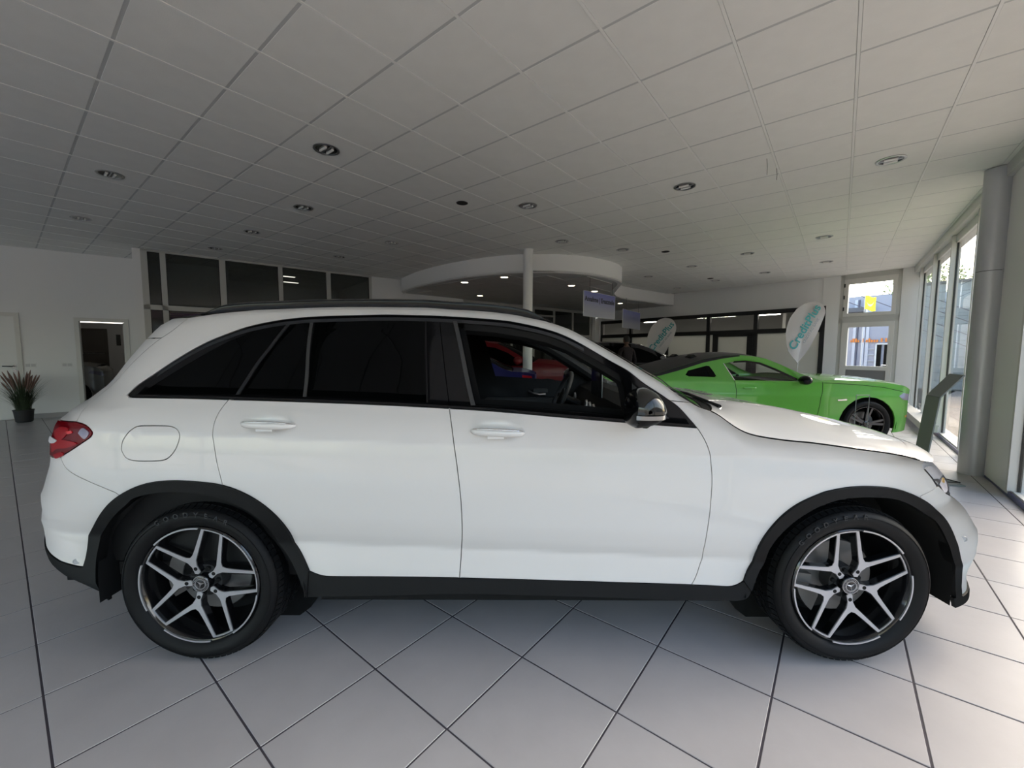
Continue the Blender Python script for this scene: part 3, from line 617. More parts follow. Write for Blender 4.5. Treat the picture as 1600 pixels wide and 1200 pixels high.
class Body:
    """a car side described by inset(x, z): how far the skin lies inside the half width hw"""
    def __init__(s, inset, hw): s.inset = inset; s.hw = hw
    def panel(s, name, poly, material, parent, off=0.0, holes=(), rim=0.018, gap=0.0018, res=0.022, side=0, step=0.014):
        """skin over a polygon in the (x, z) side view; side -1 near, +1 far; returns mesh object(s)"""
        poly = shrink(resample(poly, step), gap) if gap else resample(poly, step)
        holes = [resample(h, step) for h in holes]
        loops = [poly] + holes; vs = []; es = []
        for l in loops:
            b = len(vs); vs += [Vector(p) for p in l]; es += [(b+i, b+(i+1) % len(l)) for i in range(len(l))]
        nb = len(vs); occ = set()
        for p in vs: 
            i, j = int(p.x/res), int(p.y/res)
            occ |= {(i, j)}
        xs = [p[0] for p in poly]; zs = [p[1] for p in poly]
        j0, j1 = int(min(zs)/res)-1, int(max(zs)/res)+2
        for j in range(j0, j1):
            z = (j + .5) * res; cr = []
            for l in loops:
                for k in range(len(l)):
                    (ax, az), (bx, bz) = l[k-1], l[k]
                    if (az > z) != (bz > z): cr.append(ax + (bx-ax)*(z-az)/(bz-az))
            cr.sort()
            for a_, b_ in zip(cr[::2], cr[1::2]):
                i = int(a_/res)-1
                while (i + .5) * res < b_:
                    x = (i + .5) * res
                    if x > a_ + .3*res and x < b_ - .3*res and (i, j) not in occ: vs.append(Vector((x, z)))
                    i += 1
        V, _, F, *_r = delaunay_2d_cdt(vs, es, [], 0, 1e-6)
        fs = []
        for f in F:
            cx = sum(V[i].x for i in f)/3; cz = sum(V[i].y for i in f)/3
            c = False
            for l in loops:
                j = len(l)-1
                for i in range(len(l)):
                    if (l[i][1] > cz) != (l[j][1] > cz) and cx < (l[j][0]-l[i][0])*(cz-l[i][1])/(l[j][1]-l[i][1])+l[i][0]: c = not c
                    j = i
            if c: fs.append(tuple(f))
        used = sorted({i for f in fs for i in f}); mp = {i: k for k, i in enumerate(used)}
        pts = [(V[i].x, V[i].y) for i in used]; fs = [tuple(mp[i] for i in f) for f in fs]
        ins = [s.inset(x, z) + off for x, z in pts]
        nrm = []
        e = 0.004
        for x, z in pts:
            dx = (s.inset(x+e, z)-s.inset(x-e, z))/(2*e); dz = (s.inset(x, z+e)-s.inset(x, z-e))/(2*e)
            nrm.append(Vector((-dx, -1, -dz)).normalized())
        # boundary edges -> rim strips turned inwards
        cnt = {}
        for f in fs:
            for k in range(3):
                a_, b_ = f[k], f[(k+1) % 3]; cnt[(a_, b_)] = 1
        bd = [k for k in cnt if (k[1], k[0]) not in cnt]
        out = []
        for sd in ((-1, 1) if side == 0 else (side,)):
            v3 = [(x, sd*(s.hw-d), z) for (x, z), d in zip(pts, ins)]
            n3 = [(n.x, n.y*(-sd), n.z) for n in nrm]
            F3 = []
            for f in fs:
                a_, b_, c_ = (Vector(v3[i]) for i in f); n = (b_-a_).cross(c_-a_)
                F3.append(f if n.y*sd > 0 else f[::-1])
            nf = len(F3)
            if rim:
                rv = {}
                for a_, b_ in bd:
                    for q in (a_, b_):
                        if q not in rv:
                            rv[q] = (len(v3), len(v3)+1); v3.append(v3[q]); v3.append((v3[q][0], v3[q][1]-sd*rim, v3[q][2])); n3 += [None, None]
                    F3.append((rv[a_][0], rv[b_][0], rv[b_][1], rv[a_][1]))
            me = bpy.data.meshes.new(name); me.from_pydata(v3, [], F3); me.materials.append(material)
            for i, p in enumerate(me.polygons): p.use_smooth = i < nf
            me.update()
            ln = []
            for p in me.polygons:
                for vi in p.vertices:
                    n = n3[vi]; ln.append(n if n else tuple(p.normal))
            me.normals_split_custom_set(ln)
            out.append(link(name, me, parent))
        return out[0] if len(out) == 1 else out
    def pt(s, x, z, sd=-1, off=0.0): return Vector((x, sd*(s.hw - s.inset(x, z) - off), z))
    def strip_(s, name, edge, material, parent, bulge, nv=18, p=2.4, yfrac=1.0, flat=0.0):
        """skin spanned across the car over an (x, z) edge line; bulge(i, u) -> (dx, dz) at the middle"""
        rows = []
        for i, (x, z) in enumerate(edge):
            w = (s.hw - s.inset(x, z)) * yfrac; bx, bz = bulge(i / (len(edge)-1)); r = []
            for k in range(nv + 1):
                v = -1 + 2*k/nv; v = math.copysign(1-(1-abs(v))**1.25, v); k_ = 1 - abs(v)**p
                r.append((x + bx*k_, v*w, z + bz*k_))
            rows.append(r)
        return MB().grid(rows).build(name, material, parent, True, 50)

# ---- paints and trims
paint = mat('white_paint', (0.775, 0.75, 0.725), 0.35, 0.0, 1.0, 0.5)
paint.node_tree.nodes['Principled BSDF'].inputs['Coat IOR'].default_value = 1.55
M['trim_gloss'] = mat('gloss_black_trim', (0.004, 0.004, 0.0045), 0.14, 0, 0.15, 0.25)
M['cladding'] = mat('black_cladding', (0.0048, 0.005, 0.0055), 0.55, spec=0.25, bump=(500, 0.2))
M['rubber'] = mat('tyre_rubber', (0.0045, 0.0048, 0.0055), 0.58, spec=0.28)
M['rubber_line'] = mat('tyre_lettering', (0.030, 0.032, 0.035), 0.5)
M['privacy'] = mat('privacy_glass', (0.0012, 0.0015, 0.0015), 0.015, 0, 0.0, 0.10)
M['silver'] = mat('machined_alloy', (0.62, 0.62, 0.64), 0.30, 0.75)
M['rim_black'] = mat('rim_black', (0.006, 0.006, 0.007), 0.16, 0, 0.7)
M['disc'] = mat('brake_disc', (0.23, 0.225, 0.22), 0.42, 0.7)
M['cabin'] = mat('cabin_black', (0.005, 0.005, 0.0055), 0.6, spec=0.3)
M['cabin_grey'] = mat('cabin_grey', (0.035, 0.035, 0.036), 0.5)
M['gap'] = mat('black_part_gap_shade', (0.003, 0.003, 0.003), 0.9)  # black of housings and grilles, also shade painted into shut lines
M['red_lens'] = mat('red_lens', (0.34, 0.004, 0.010), 0.12, 0, 0.25, 0.3)
M['red_dark'] = mat('dark_red_lens', (0.15, 0.002, 0.006), 0.12, 0, 0.25, 0.3)
M['clear_lens'] = mat('clear_lens', (0.30, 0.28, 0.36), 0.12, 0.2, .5)
M['clear_glass'] = glass('car_glass', (0.86, 0.90, 0.88), 1.45)

# ------------------------------------------------------------------ wheels
def wheel(parent, name, R, rr, width, loc, spin, face, style, rim_mat, arm_mat, lettering=None, share=None, flip=False):
    """tyre part with rim, spokes, cap, disc as sub-parts; local +z of the lathe = outwards"""
    B = Matrix.Rotation(pi/2 if not flip else -pi/2, 4, 'X')       # z axis -> -y (outwards on the near side)
    if share:
        t = share[0].copy(); COL.objects.link(t); t.parent = parent; t.location = loc
        t.matrix_local = Matrix.Translation(loc) @ (Matrix.Rotation(pi, 4, 'Z') if flip else Matrix()) @ Matrix.Rotation(share[1] - spin, 4, 'Y')
        for ch in share[0].children: c = ch.copy(); COL.objects.link(c); c.parent = t
        return (t, spin)
    w = width; q = R - rr
    prof = [(rr, -.014), (rr+.10*q, -.002), (rr+.28*q, .010), (rr+.50*q, .016), (rr+.72*q, .010), (rr+.88*q, -.010), (R-.009, -.030), (R-.006, -.06),
            (R-.006, -w+.06), (R-.009, -w+.03), (rr+.75*q, -w+.004), (rr+.4*q, -w), (rr, -w+.02)]
    t = MB().lathe(prof, 72, B).build('wheel', M['rubber'], parent, True, 40)
    t.matrix_local = Matrix.Translation(loc)
    # tread blocks round the circumference
    tb = MB(); n = 76
    for row, (za, zb, sk) in enumerate(((-.036, -.072, .010), (-.080, -w/2+.012, -.006), (-w/2-.012, -w+.080, .006), (-w+.072, -w+.036, -.010))):
        for k in range(n):
            am = 2*pi*(k + .5*(row % 2))/n; da = .43*2*pi/n
            pr = [(za, am-da), (za, am+da), (zb, am+da+sk/R*2), (zb, am-da+sk/R*2)]
            vs = [((R-.012)*cos(a_), (R-.012)*sin(a_), z) for z, a_ in pr] + [(R*cos(a_), R*sin(a_), z) for z, a_ in pr]
            tb.add(vs, [(4,5,6,7),(0,1,5,4),(1,2,6,5),(2,3,7,6),(3,0,4,7)], B)
    for k in range(n):       # shoulder lugs running down the edge of the sidewall
        am = 2*pi*k/n; da = .40*2*pi/n
        vs = [(r*cos(am+s_*da), r*sin(am+s_*da), z) for r, z in ((R-.002, -.036), (R-.010, -.013), (rr+.90*q, -.006)) for s_ in (-1, 1)]
        vs += [((r-.006)*cos(am+s_*da), (r-.006)*sin(am+s_*da), z-.008) for r, z in ((R-.002, -.036), (R-.010, -.013), (rr+.90*q, -.006)) for s_ in (-1, 1)]
        tb.add(vs, [(0,1,3,2),(2,3,5,4),(0,2,8,6),(2,4,10,8),(1,7,9,3),(3,9,11,5),(4,5,11,10)], B)
    tr = tb.build('tread', M['rubber'], t); tr['kind'] = 'stuff'
    ln = MB().lathe([(rr+.62*q, .0135), (rr+.625*q, .0155), (rr+.645*q, .0155), (rr+.65*q, .0130)], 72, B)
    ln.build('sidewall_ring', M['rubber'], t, True)
    MB().lathe([(rr+.002, -.006), (rr-.003, -.001), (rr-.008, -.003), (rr-.022, -.030), (rr-.030, -w+.03), (rr-.012, -w+.015)], 64, B).build('rim', rim_mat, t, True, 40)
    MB().cyl(rr-.02, -w+.02, -w+.03, 48, B).build('inner_shield', M['gap'], t)
    MB().lathe([(.07, -.105), (.165, -.105), (.168, -.108), (.168, -.130), (.07, -.130)], 48, B, True).build('brake_disc', M['disc'], t, True, 40)
    MB().cyl(.072, -.13, -.045, 32, B).build('hub', M['cabin_grey'], t)
    cp = MB().prism([(.13*cos(x), .13*sin(x)) for x in [radians(d) for d in range(150, 211, 10)]] + [(.195*cos(x), .195*sin(x)) for x in [radians(d) for d in range(210, 149, -10)]], -.135, -.075, B)
    cp.build('brake_calliper', mat('calliper', (0.20, 0.19, 0.18), 0.5, 0.3), t)
    s0 = spin
    face_y = lambda r: -.008 - .016 * max(0, 1 - r / rr) ** 1.2       # the spokes dish in towards the hub
    def plate(poly, dz, th, mm):
        """thin plate following the dish"""
        n = len(poly); k = len(mm.v)
        vs = [(x, y, face_y(sqrt(x*x+y*y)) + dz) for x, y in poly] + [(x, y, face_y(sqrt(x*x+y*y)) + dz - th) for x, y in poly]
        fs = [tuple(range(n))] if n <= 4 else []
        mm.add(vs, (fs or [tuple(range(n))]) + [(i, i+n, (i+1) % n+n, (i+1) % n) for i in range(n)], B)
    sil = MB(); blk = MB(); bolts = MB()
    if style == 'double':
        up = [(.185, .052), (.30, .046), (.40, .078), (.850, .455), (.885, .412), (.60, .145), (.535, .055), (.515, 0.0)]
        for k in range(5):
            ph = s0 + radians(36 + 72*k); c, s_ = cos(ph), sin(ph)
            for g, mm, dz, th in ((0.0, sil, 0.0, .004), (.012, blk, -.0035, .032)):
                for sg in (1, -1):
                    half = [(.16, 0.0)] + [(u, v*sg) for u, v in up]
                    # split the Y arm in convex pieces
                    A1 = [(.16, 0), (.185, .048+g), (.30, .040+g), (.40, .074+g), (.500, .062), (.470, 0)]
                    A2 = [(.40, .074+g), (.848-g*.4, .449+g*.8), (.876+g*.2, .414-g), (.60, .162-g), (.500, .062)]
                    for pc in (A1, A2):
                        pl = [(rr*(u*c - v*sg*s_), rr*(u*s_ + v*sg*c)) for u, v in pc]
                        plate(pl if sg > 0 else pl[::-1], dz, th, mm)
            th0 = s0 + radians(72*k)
            for g, mm, dz, th in ((0.0, sil, 0.0, .004), (.012, blk, -.0035, .020)):
                for j in range(6):
                    a0, a1 = th0 + radians(-11.0 + 22.0*j/6), th0 + radians(-11.0 + 22.0*(j+1)/6)
                    plate([(rr*(.938-g)*cos(a0), rr*(.938-g)*sin(a0)), (rr*.985*cos(a0), rr*.985*sin(a0)), (rr*.985*cos(a1), rr*.985*sin(a1)), (rr*(.938-g)*cos(a1), rr*(.938-g)*sin(a1))], dz, th, mm)
            for j in range(14):
                a0, a1 = th0 + radians(12.4 + 47.2*j/14), th0 + radians(12.4 + 47.2*(j+1)/14)
                plate([(rr*.972*cos(a0), rr*.972*sin(a0)), (rr*.996*cos(a0), rr*.996*sin(a0)), (rr*.996*cos(a1), rr*.996*sin(a1)), (rr*.972*cos(a1), rr*.972*sin(a1))], .0135, .006, sil)
            bolts.cyl(.0085, -.03, face_y(.07)+.0006, 14, B @ Matrix.Translation((rr*.262*c, rr*.262*s_, 0)))  # dark discs stand in for the shade inside the bolt holes
            bolts.cyl(.011, -.06, -.034, 6, B @ Matrix.Translation((rr*.22*cos(th0), rr*.22*sin(th0), 0)))
    else:      # plain pairs of straight spokes
        for k in range(5):
            for g, mm, dz, th in ((0.0, sil, 0.0, .006), (.014, blk, -.005, .03)):
                for sg in (-1, 1):
                    ph = s0 + radians(72*k + 7.5*sg); c, s_ = cos(ph), sin(ph)
                    plate([(rr*(u*c-v*s_), rr*(u*s_+v*c)) for u, v in ((.14, -.055-g), (.98, -.045-g), (.98, .045+g), (.14, .055+g))], dz, th, mm)
        for j in range(48):
            a0, a1 = 2*pi*j/48, 2*pi*(j+1)/48
            plate([(rr*.95*cos(a0), rr*.95*sin(a0)), (rr*cos(a0), rr*sin(a0)), (rr*cos(a1), rr*sin(a1)), (rr*.95*cos(a1), rr*.95*sin(a1))], .003, .004, blk)
    blk.build('spoke_body', rim_mat, t)
    sil.build('spoke_face', arm_mat, t)
    if bolts.v: bolts.build('bolt_and_hole_shade', M['gap'], t)
    cap = MB().lathe([(0.0, -.010), (.034, -.010), (.038, -.013), (.038, -.05)], 36, B).build('hub_cap', M['rim_black'], t, True, 40)
    if style == 'double':      # ring with a three-pointed star
        e = MB().lathe([(.0205, -.0095), (.0212, -.0075), (.0235, -.0075), (.0242, -.0095)], 40, B)
        e.lathe([(.0335, -.0105), (.0340, -.0085), (.0365, -.0085), (.0370, -.0115)], 40, B)
        for k in range(3):
            p0 = s0 + pi/2 - radians(75) + 2*pi*k/3
            tip = (.0208*cos(p0), .0208*sin(p0)); l = (.0042*cos(p0+pi/3), .0042*sin(p0+pi/3)); r = (.0042*cos(p0-pi/3), .0042*sin(p0-pi/3))
            e.add([(0, 0, -.0055), (*l, -.0095), (*tip, -.0085), (*r, -.0095)], [(0, 2, 1), (0, 3, 2)], B)
        for k in range(26):      # tiny wreath marks round the badge
            p0 = 2*pi*k/26
            e.add([((.0285+dx)*cos(p0+da), (.0285+dx)*sin(p0+da), -.0094) for dx, da in ((-.0030, -.05), (.0030, -.03), (.0030, .05), (-.0030, .03))], [(0, 1, 2, 3)], B)
        e.build('badge', M['steel'], t, True, 30)
    if lettering:
        n = len(lettering); big = []
        for i, chr_ in enumerate(lettering):
            th_ = radians(91 + 27) - radians(54) * i / (n - 1)
            rm = rr + .66*q
            T = B @ Matrix.Rotation(th_ - pi/2, 4, 'Z') @ Matrix.Translation((0, rm, .0125))
            big.append((chr_, T))
        mm = MB()
        for chr_, T in big:
            o = text_mesh(chr_, .030, .003, M['rubber_line'], 'x', T); me = o.data
            o.name = 'tyre_letter'; o.parent = t
    return (t, spin)

# ================================================================== THE WHITE SUV
SUV = empty('suv_car', (-1.376, 2.645, 0))
tag(SUV, 'large white SUV seen side-on in the foreground, black wheel arches and dark rear windows', 'car')
LOW1 = [(-.85, .095), (-.75, .078), (-.66, .056), (-.56, .030), (-.455, .006)]
LOW2 = [(-.455, .006), (-.41, .017), (-.34, .024), (-.22, .023), (-.10, .013), (0, 0)]
UPP = [(0, 0), (.05, .008), (.10, .022), (.14, .038), (.2, .062), (.3, .106), (.4, .155), (.5, .212), (.58, .268), (.65, .33)]
def smooth3(t):
    for _ in range(2):
        t = [t[0]] + [(t[i][0], .25*t[i-1][1] + .5*t[i][1] + .25*t[i+1][1]) for i in range(1, len(t)-1)] + [t[-1]]
    return t
XER = smooth3(XER); XEF = smooth3(XEF)
RC, PC, LF, LR = .55, 2.3, .68, .55
def suv_zc(x): return lerp_tab(ZC, x) if 0 <= x <= 2.9 else ZC[0][1] + (ZC[1][1]-ZC[0][1])*x/2.9
def suv_prof(x, z):
    q = z - suv_zc(x)
    return smooth_tab(UPP, q) if q >= 0 else smooth_tab(LOW2, q) if q >= -.455 else smooth_tab(LOW1, q)
def sup(t, R, p):
    t = min(t, .999)
    return 0.0 if t <= 0 else R*(1-(1-t**p)**(1/p))
def suv_inset(x, z):
    d = suv_prof(x, z)
    if x < 0: d += sup((smooth_tab(XER, z)+LR-x)/LR, RC, PC)
    elif x > 2.6: d += sup((x-smooth_tab(XEF, z)+LF)/LF, RC, PC)
    if z > .82:
        k = min(1, max(0, (x-2.12)/.16)); k = k*k*(3-2*k); r = .034+.086*k      # the wing keeps sloping into the bonnet
        dz = smooth_tab(ZT, x)-z+.05*k
        if dz < r:
            u = min(1, 1-dz/r); d += .8*r*(1-max(0, 1-u*u)**.5)
    for hx, hz in ((.350, 1.072), (1.315, 1.050)):      # hollow behind each door handle
        a_, b_ = (x-hx)/.118, (z-hz+.028*(x-hx))/.042; r = a_*a_+b_*b_
        if r < 1: d += .014*(1-r)**2*(3-2*(1-r))**.5
    return d
B = Body(suv_inset, 0.945)
def relax(pl, n):
    for _ in range(n): pl = [pl[0]] + [(.25*a[0]+.5*b[0]+.25*c[0], .25*a[1]+.5*b[1]+.25*c[1]) for a, b, c in zip(pl, pl[1:], pl[2:])] + [pl[-1]]
    return pl
T = {k: relax(spline(v), 30 if 'arch' in k else 6) for k, v in TRACE.items() if k not in ('fuel', 'taillight', 'headlight')}
TRACE['fuel'] = relax(spline(TRACE['fuel'] + [TRACE['fuel'][0]], .008)[:-1], 3)
bxr = lambda z: smooth_tab(XER, z) + .07*LR
bxf = lambda z: smooth_tab(XEF, z) - .07*LF
def bound(fn, z0, z1, n=14): return [(fn(z0+(z1-z0)*i/n), z0+(z1-z0)*i/n) for i in range(n+1)]

TLC = spline(TRACE['taillight'][1:9], .01)
TLC = TLC + [TLC[-1]]*12
# main pressings ------------------------------------------------------
gR, gB, gF = T['gapR'], T['gapB'], T['gapF']
db, dt, gbm, din = T['dlo_bot'], T['dlo_top'], T['glass_bot'], T['dlo_in']
tip = TRACE['dlo_top'][0]; aj = (2.065, 1.165)
ajn = dt[near(dt, aj)]
arch_r, arch_f = T['rarch_out'], T['farch_out']
qp = (list(part_of(gR, gR[-1], gR[0])) + part_of(db, gR[0], db[0]) + part_of(dt, dt[0], ajn) + [TRACE['roof_edge'][-1]]
      + T['roof_edge'][::-1] + T['tail_gate'][1:] + TLC[:-12] + [(-.592, .917)]
      + T['rbump_top'][1:] + part_of(arch_r, (-.333, .772), gR[-1]))
body = B.panel('body_side', qp, paint, SUV, holes=[TRACE['fuel']], res=.016)
near_side = body[0]
ff = B.panel('fuel_flap', TRACE['fuel'], paint, SUV, side=-1, gap=.0042)
rd = B.panel('rear_door', part_of(db, gR[0], gB[near(gB, (1.105, 1.14))]) + part_of(gB, (1.105, 1.14), gB[-1]) + part_of(T['door_bot'], (1.146, .382), (.482, .416)) + part_of(arch_r, (.483, .419), gR[-1]) + gR[::-1], paint, SUV, res=.016)
fd = B.panel('front_door', part_of(db, (1.107, 1.145), db[-1]) + gF[1:] + part_of(T['door_bot'], (2.174, .359), (1.148, .382)) + part_of(gB, (1.148, .382), (1.107, 1.14)), paint, SUV, res=.016)
hl = TRACE['headlight']
fe = B.panel('front_wing', gF[::-1] + part_of(dt, dt[-1], ajn) + [TRACE['roof_edge'][-1]] + T['bonnet_shut'][1:] + [hl[1], hl[2], hl[3], (3.271, .788)] + T['bump_line'][::-1]
      + part_of(arch_f, (3.16, .761), (2.397, .382)) + part_of(T['door_bot'], (2.397, .382), (2.174, .359)), paint, SUV, res=.016)
tgp = part_of(T['tail_gate'], (-.24, 1.44), T['tail_gate'][-1]) + [(-.487, 1.078), (-.644, 1.072)] + bound(bxr, 1.06, 1.43) + [(-.40, 1.439)]
B.panel('tailgate_side', tgp, paint, SUV)
B.panel('spoiler_side', T['tail_gate'][:near(T['tail_gate'], (-.24, 1.44))+1] + [(-.40, 1.441)] + bound(bxr, 1.442, 1.522) + [(-.40, 1.535), (-.30, 1.541)], paint, SUV)
rb_low = [(-.52, .424), (-.547, .424), (-.65, .437), (-.724, .458), (-.779, .478), (-.83, .508), (-.87, .545), (bxr(.585), .585)]
B.panel('rear_bumper_side', T['rbump_top'] + part_of(arch_r, (-.333, .772), arch_r[0]) + rb_low[1:] + bound(bxr, .60, .90) + [(-.687, .904)], paint, SUV)
B.panel('rear_bumper_cladding', rb_low + bound(bxr, .575, .262) + [(-.70, .222), (-.60, .203), (-.53, .200), (-.495, .335)], M['cladding'], SUV, off=-.006)
fb_low = [(3.464, .266), (3.49, .250), (3.56, .246), (3.64, .255), (bxf(.265), .265)]
B.panel('front_bumper_side', T['bump_line'] + [hl[4], hl[5], (3.45, .706), (bxf(.69), .69)] + bound(bxf, .68, .275) + fb_low[::-1][1:] + part_of(arch_f, arch_f[-1], (3.16, .761)), paint, SUV)
B.panel('front_lip', fb_low + [(bxf(.20), .205), (3.55, .200), (3.43, .205), (3.40, .262)], M['cladding'], SUV, off=-.008)
# wheel arch mouldings and sill
ari, afi = T['rarch_in'], T['farch_in']
B.panel('wheel_arch_moulding', arch_r + ari[::-1], M['cladding'], SUV, off=-.012, rim=.05, gap=0)
B.panel('wheel_arch_moulding', arch_f + [(3.413, .262)] + afi[::-1], M['cladding'], SUV, off=-.012, rim=.05, gap=0)
B.panel('sill_cladding', T['door_bot'] + afi[:4][::-1][-1:] + [(2.438, .33)] + T['sill_bot'][::-1] + [(.445, .30), (.438, .332)], M['cladding'], SUV, off=-.006, rim=.06, gap=0)

# side windows ----------------------------------------------------------
spl = near(db, (1.107, 1.14)); spt = near(dt, gB[0])
h_q = part_of(gbm, (-.218, 1.199), (.175, 1.196)) + T['bar_l'] + part_of(din, T['bar_l'][-1], din[0])
h_s = part_of(gbm, (.215, 1.195), (.470, 1.188)) + [(p[0]-.004, p[1]) for p in T['strip'][::-1]] + part_of(din, (.430, 1.508), T['bar_r'][-1]) + T['bar_r'][::-1]
h_r = part_of(gbm, (.492, 1.187), (1.004, 1.167)) + T['rglass_f'][::-1] + part_of(din, T['rglass_f'][0], (.465, 1.511))
fo = part_of(gbm, (1.222, 1.151), (1.885, 1.104)) + [(1.884, 1.16), (1.878, 1.225)] + part_of(din, (1.862, 1.283), (1.118, 1.520)) + T['fwin_rear'][1:-1]
fo = [(x+.010 if i > len(fo)-len(T['fwin_rear']) else x, z) for i, (x, z) in enumerate(fo)]
B.panel('window_surround', db[:spl+1] + part_of(gB, db[spl], dt[spt]) + dt[:spt+1][::-1], M['trim_gloss'], SUV, off=.004, holes=[h_q, h_s, h_r], rim=.03, gap=.0016)
B.panel('window_surround', db[spl:] + dt[spt:][::-1] + part_of(gB, dt[spt], db[spl]), M['trim_gloss'], SUV, off=.004, holes=[fo], rim=.05, gap=.0016)
for nm, hp in (('quarter_pane', h_q), ('fixed_pane', h_s), ('rear_door_pane', h_r)):
    B.panel(nm, hp, M['privacy'], SUV, off=.010, rim=0, gap=-.004, res=.03)
B.panel('front_door_pane', fo, M['clear_glass'], SUV, off=.012, rim=0, gap=-.006, res=.04, side=1)
def ribbon(name, line, w0, w1, m, off, sd=0): return B.panel(name, [(x+w0, z) for x, z in line] + [(x+w1, z) for x, z in line[::-1]], m, SUV, off=off, gap=0, rim=.008, res=.05, side=sd)
satin = mat('satin_strip', (0.045, 0.045, 0.045), 0.4)
ribbon('window_strip', T['strip'], -.006, .006, satin, -.003)
ribbon('window_strip', T['fwin_rear'], -.008, .010, satin, -.003)
ribbon('window_strip', T['rglass_f'], .0, .007, bpy.data.materials['dark_strip'] if 'dark_strip' in bpy.data.materials else M['trim_gloss'], -.003)
ribbon('window_strip', T['bar_l'], .006, .020, mat('dark_strip', (.012, .012, .013), .4), -.003)
lo = [(x, z) for x, z in db if x > -.2]; 
B.panel('belt_moulding', [(x, z+.003) for x, z in db[4:-3]] + [(x, z+.013) for x, z in db[4:-3]][::-1], M['trim_gloss'], SUV, off=-.004, gap=0, rim=.01, res=.05)
B.panel('roof_moulding', [(x, z-.012) for x, z in dt[12:-45]] + [(x, z-.028) for x, z in dt[12:-45]][::-1], mat('satin_black', (0.02, 0.022, 0.025), 0.25, 0, .3), SUV, off=-.003, gap=0, rim=.008, res=.05)
B.panel('mirror_triangle', [(1.905, 1.245), (1.893, 1.108), (2.02, 1.096), (2.05, 1.10)], M['cabin_grey'], SUV, off=-.002, gap=0, rim=.01, res=.05)

# top of the body -------------------------------------------------------
re_ = [p for p in T['roof_edge']]
zt = lambda x: smooth_tab(ZT, x)
roof_l = [(-.22 + 1.66*i/40, zt(-.22 + 1.66*i/40)) for i in range(41)]
B.strip_('roof_panel', roof_l, paint, SUV, lambda u: (0, .034))
ws = [(1.445 + .76*i/24, zt(1.445 + .76*i/24)) for i in range(25)]
B.strip_('windscreen', ws, M['clear_glass'], SUV, lambda u: (.03+.14*u, .030*(1-u)**2), p=2.2)
sp_ = [(bxr(1.525)-.02, 1.51), (-.44, 1.534), (-.33, 1.542), (-.22, 1.547)]
B.strip_('spoiler_top', sp_, paint, SUV, lambda u: (-.05*(1-u), .036))
# bonnet: grid between both shut lines
bs_ = [p for p in T['bonnet_shut']]; rows = []
i0 = near(bs_, (2.24, 1.132)); L_ = bs_[i0:]; N = len(L_); xend = L_[-1][0]
yk = B.hw - suv_inset(bxf(.868), .868)
CROWN = [(2.38, 1.133), (2.55, 1.120), (2.69, 1.104), (2.82, 1.086), (2.95, 1.060), (3.08, 1.033), (3.20, 1.004), (3.33, .972), (3.43, .935), (3.50, .880)]
def xlead(y):
    if y <= yk: return bxf(.868) + .03*(1-(y/yk)**2)
    a_, b_ = xend-.02, bxf(.868)
    for _ in range(24):
        m_ = (a_+b_)/2
        if B.hw - suv_inset(m_, .868) > y: a_ = m_
        else: b_ = m_
    return max(xend, a_)
for i, (x, z) in enumerate(L_):
    u = i/(N-1); w = B.hw - suv_inset(x, z); r = []
    for k in range(41):
        v = -1 + 2*k/40; v = math.copysign(1-(1-abs(v))**1.35, v); e = 1-abs(v)**4.0; a_ = abs(v); y_ = v*w
        dome = .010*math.exp(-((a_-.52)/.10)**2)*(1-u**3)*min(1, u/.2)
        xx = x + (xlead(abs(y_))-xend)*u**2.2 + .14*(1-u)*e
        r.append((xx, v*w, z + (smooth_tab(CROWN, x + (xlead(0)-xend)*u**2.2 + .14*(1-u)) - z)*e + dome*e - .0025*(a_ > .995)))
    rows.append(r)
MB().grid(rows).build('bonnet', paint, SUV, True, 60)
B.panel('bonnet_gap_shade', [(x, z+.0025) for x, z in L_] + [(x, z-.0035) for x, z in L_[::-1]], M['gap'], SUV, off=-.0012, gap=0, rim=0, res=.05, step=.03)  # dark ribbon on the closed edge, standing in for shade in the gap
cw = [[(p[0]-.01, p[1]*1.0, p[2]-.004) for p in rows[0]], [(p[0]-.07, p[1]*.985, p[2]-.006) for p in rows[0]]]
MB().grid(cw).build('cowl', M['cladding'], SUV, True)
wp = MB()
for y0, y1 in ((-.72, .02), (.05, .66)): wp.tube([(2.36, y0, 1.128), (2.36, (y0+y1)/2, 1.150), (2.34, y1, 1.150)], .008)
wp.build('wiper', M['gap'], SUV, True)

# front and rear faces ---------------------------------------------------
def face(name, fn, z0, z1, m, bulge, n=14, sgn=1): 
    ed = [(fn(z0+(z1-z0)*i/n), z0+(z1-z0)*i/n) for i in range(n+1)]
    return B.strip_(name, ed, m, SUV, lambda u: (sgn*bulge, 0), nv=26, p=3.0)
face('front_bumper', bxf, .27, .62, paint, .06)
face('front_lip_middle', bxf, .20, .268, M['cladding'], .06)
nz = []
for j in range(13):
    z = .62 + .235*j/12; x = bxf(z); w = B.hw - suv_inset(x, z); r = []
    for k in range(41):
        v = -1 + 2*k/40; v = math.copysign(1-(1-abs(v))**1.35, v); r.append((x + (.075-.045*(j/12)**3)*(1-abs(v)**3), v*w, z))
    nz.append(r)
nz.append([(p[0]-.004, p[1], p[2]-.006) for p in rows[-1]])
MB().grid(nz).build('nose_panel', paint, SUV, True, 50)
gr = MB(); ed = bxf(.72) + .055
gp = [(-.40, .86), (.40, .86), (.46, .78), (.40, .60), (-.40, .60), (-.46, .78)]
gr.prism(gp, -.02, .015, Matrix.Translation((ed, 0, 0)) @ Matrix(((0, 0, 1, 0), (1, 0, 0, 0), (0, 1, 0, 0), (0, 0, 0, 1))))
grl = gr.build('grille', M['gap'], SUV)
gs = MB()
for zz in (.68, .78): gs.box((ed+.015, -.44, zz-.012), (ed+.03, .44, zz+.012))
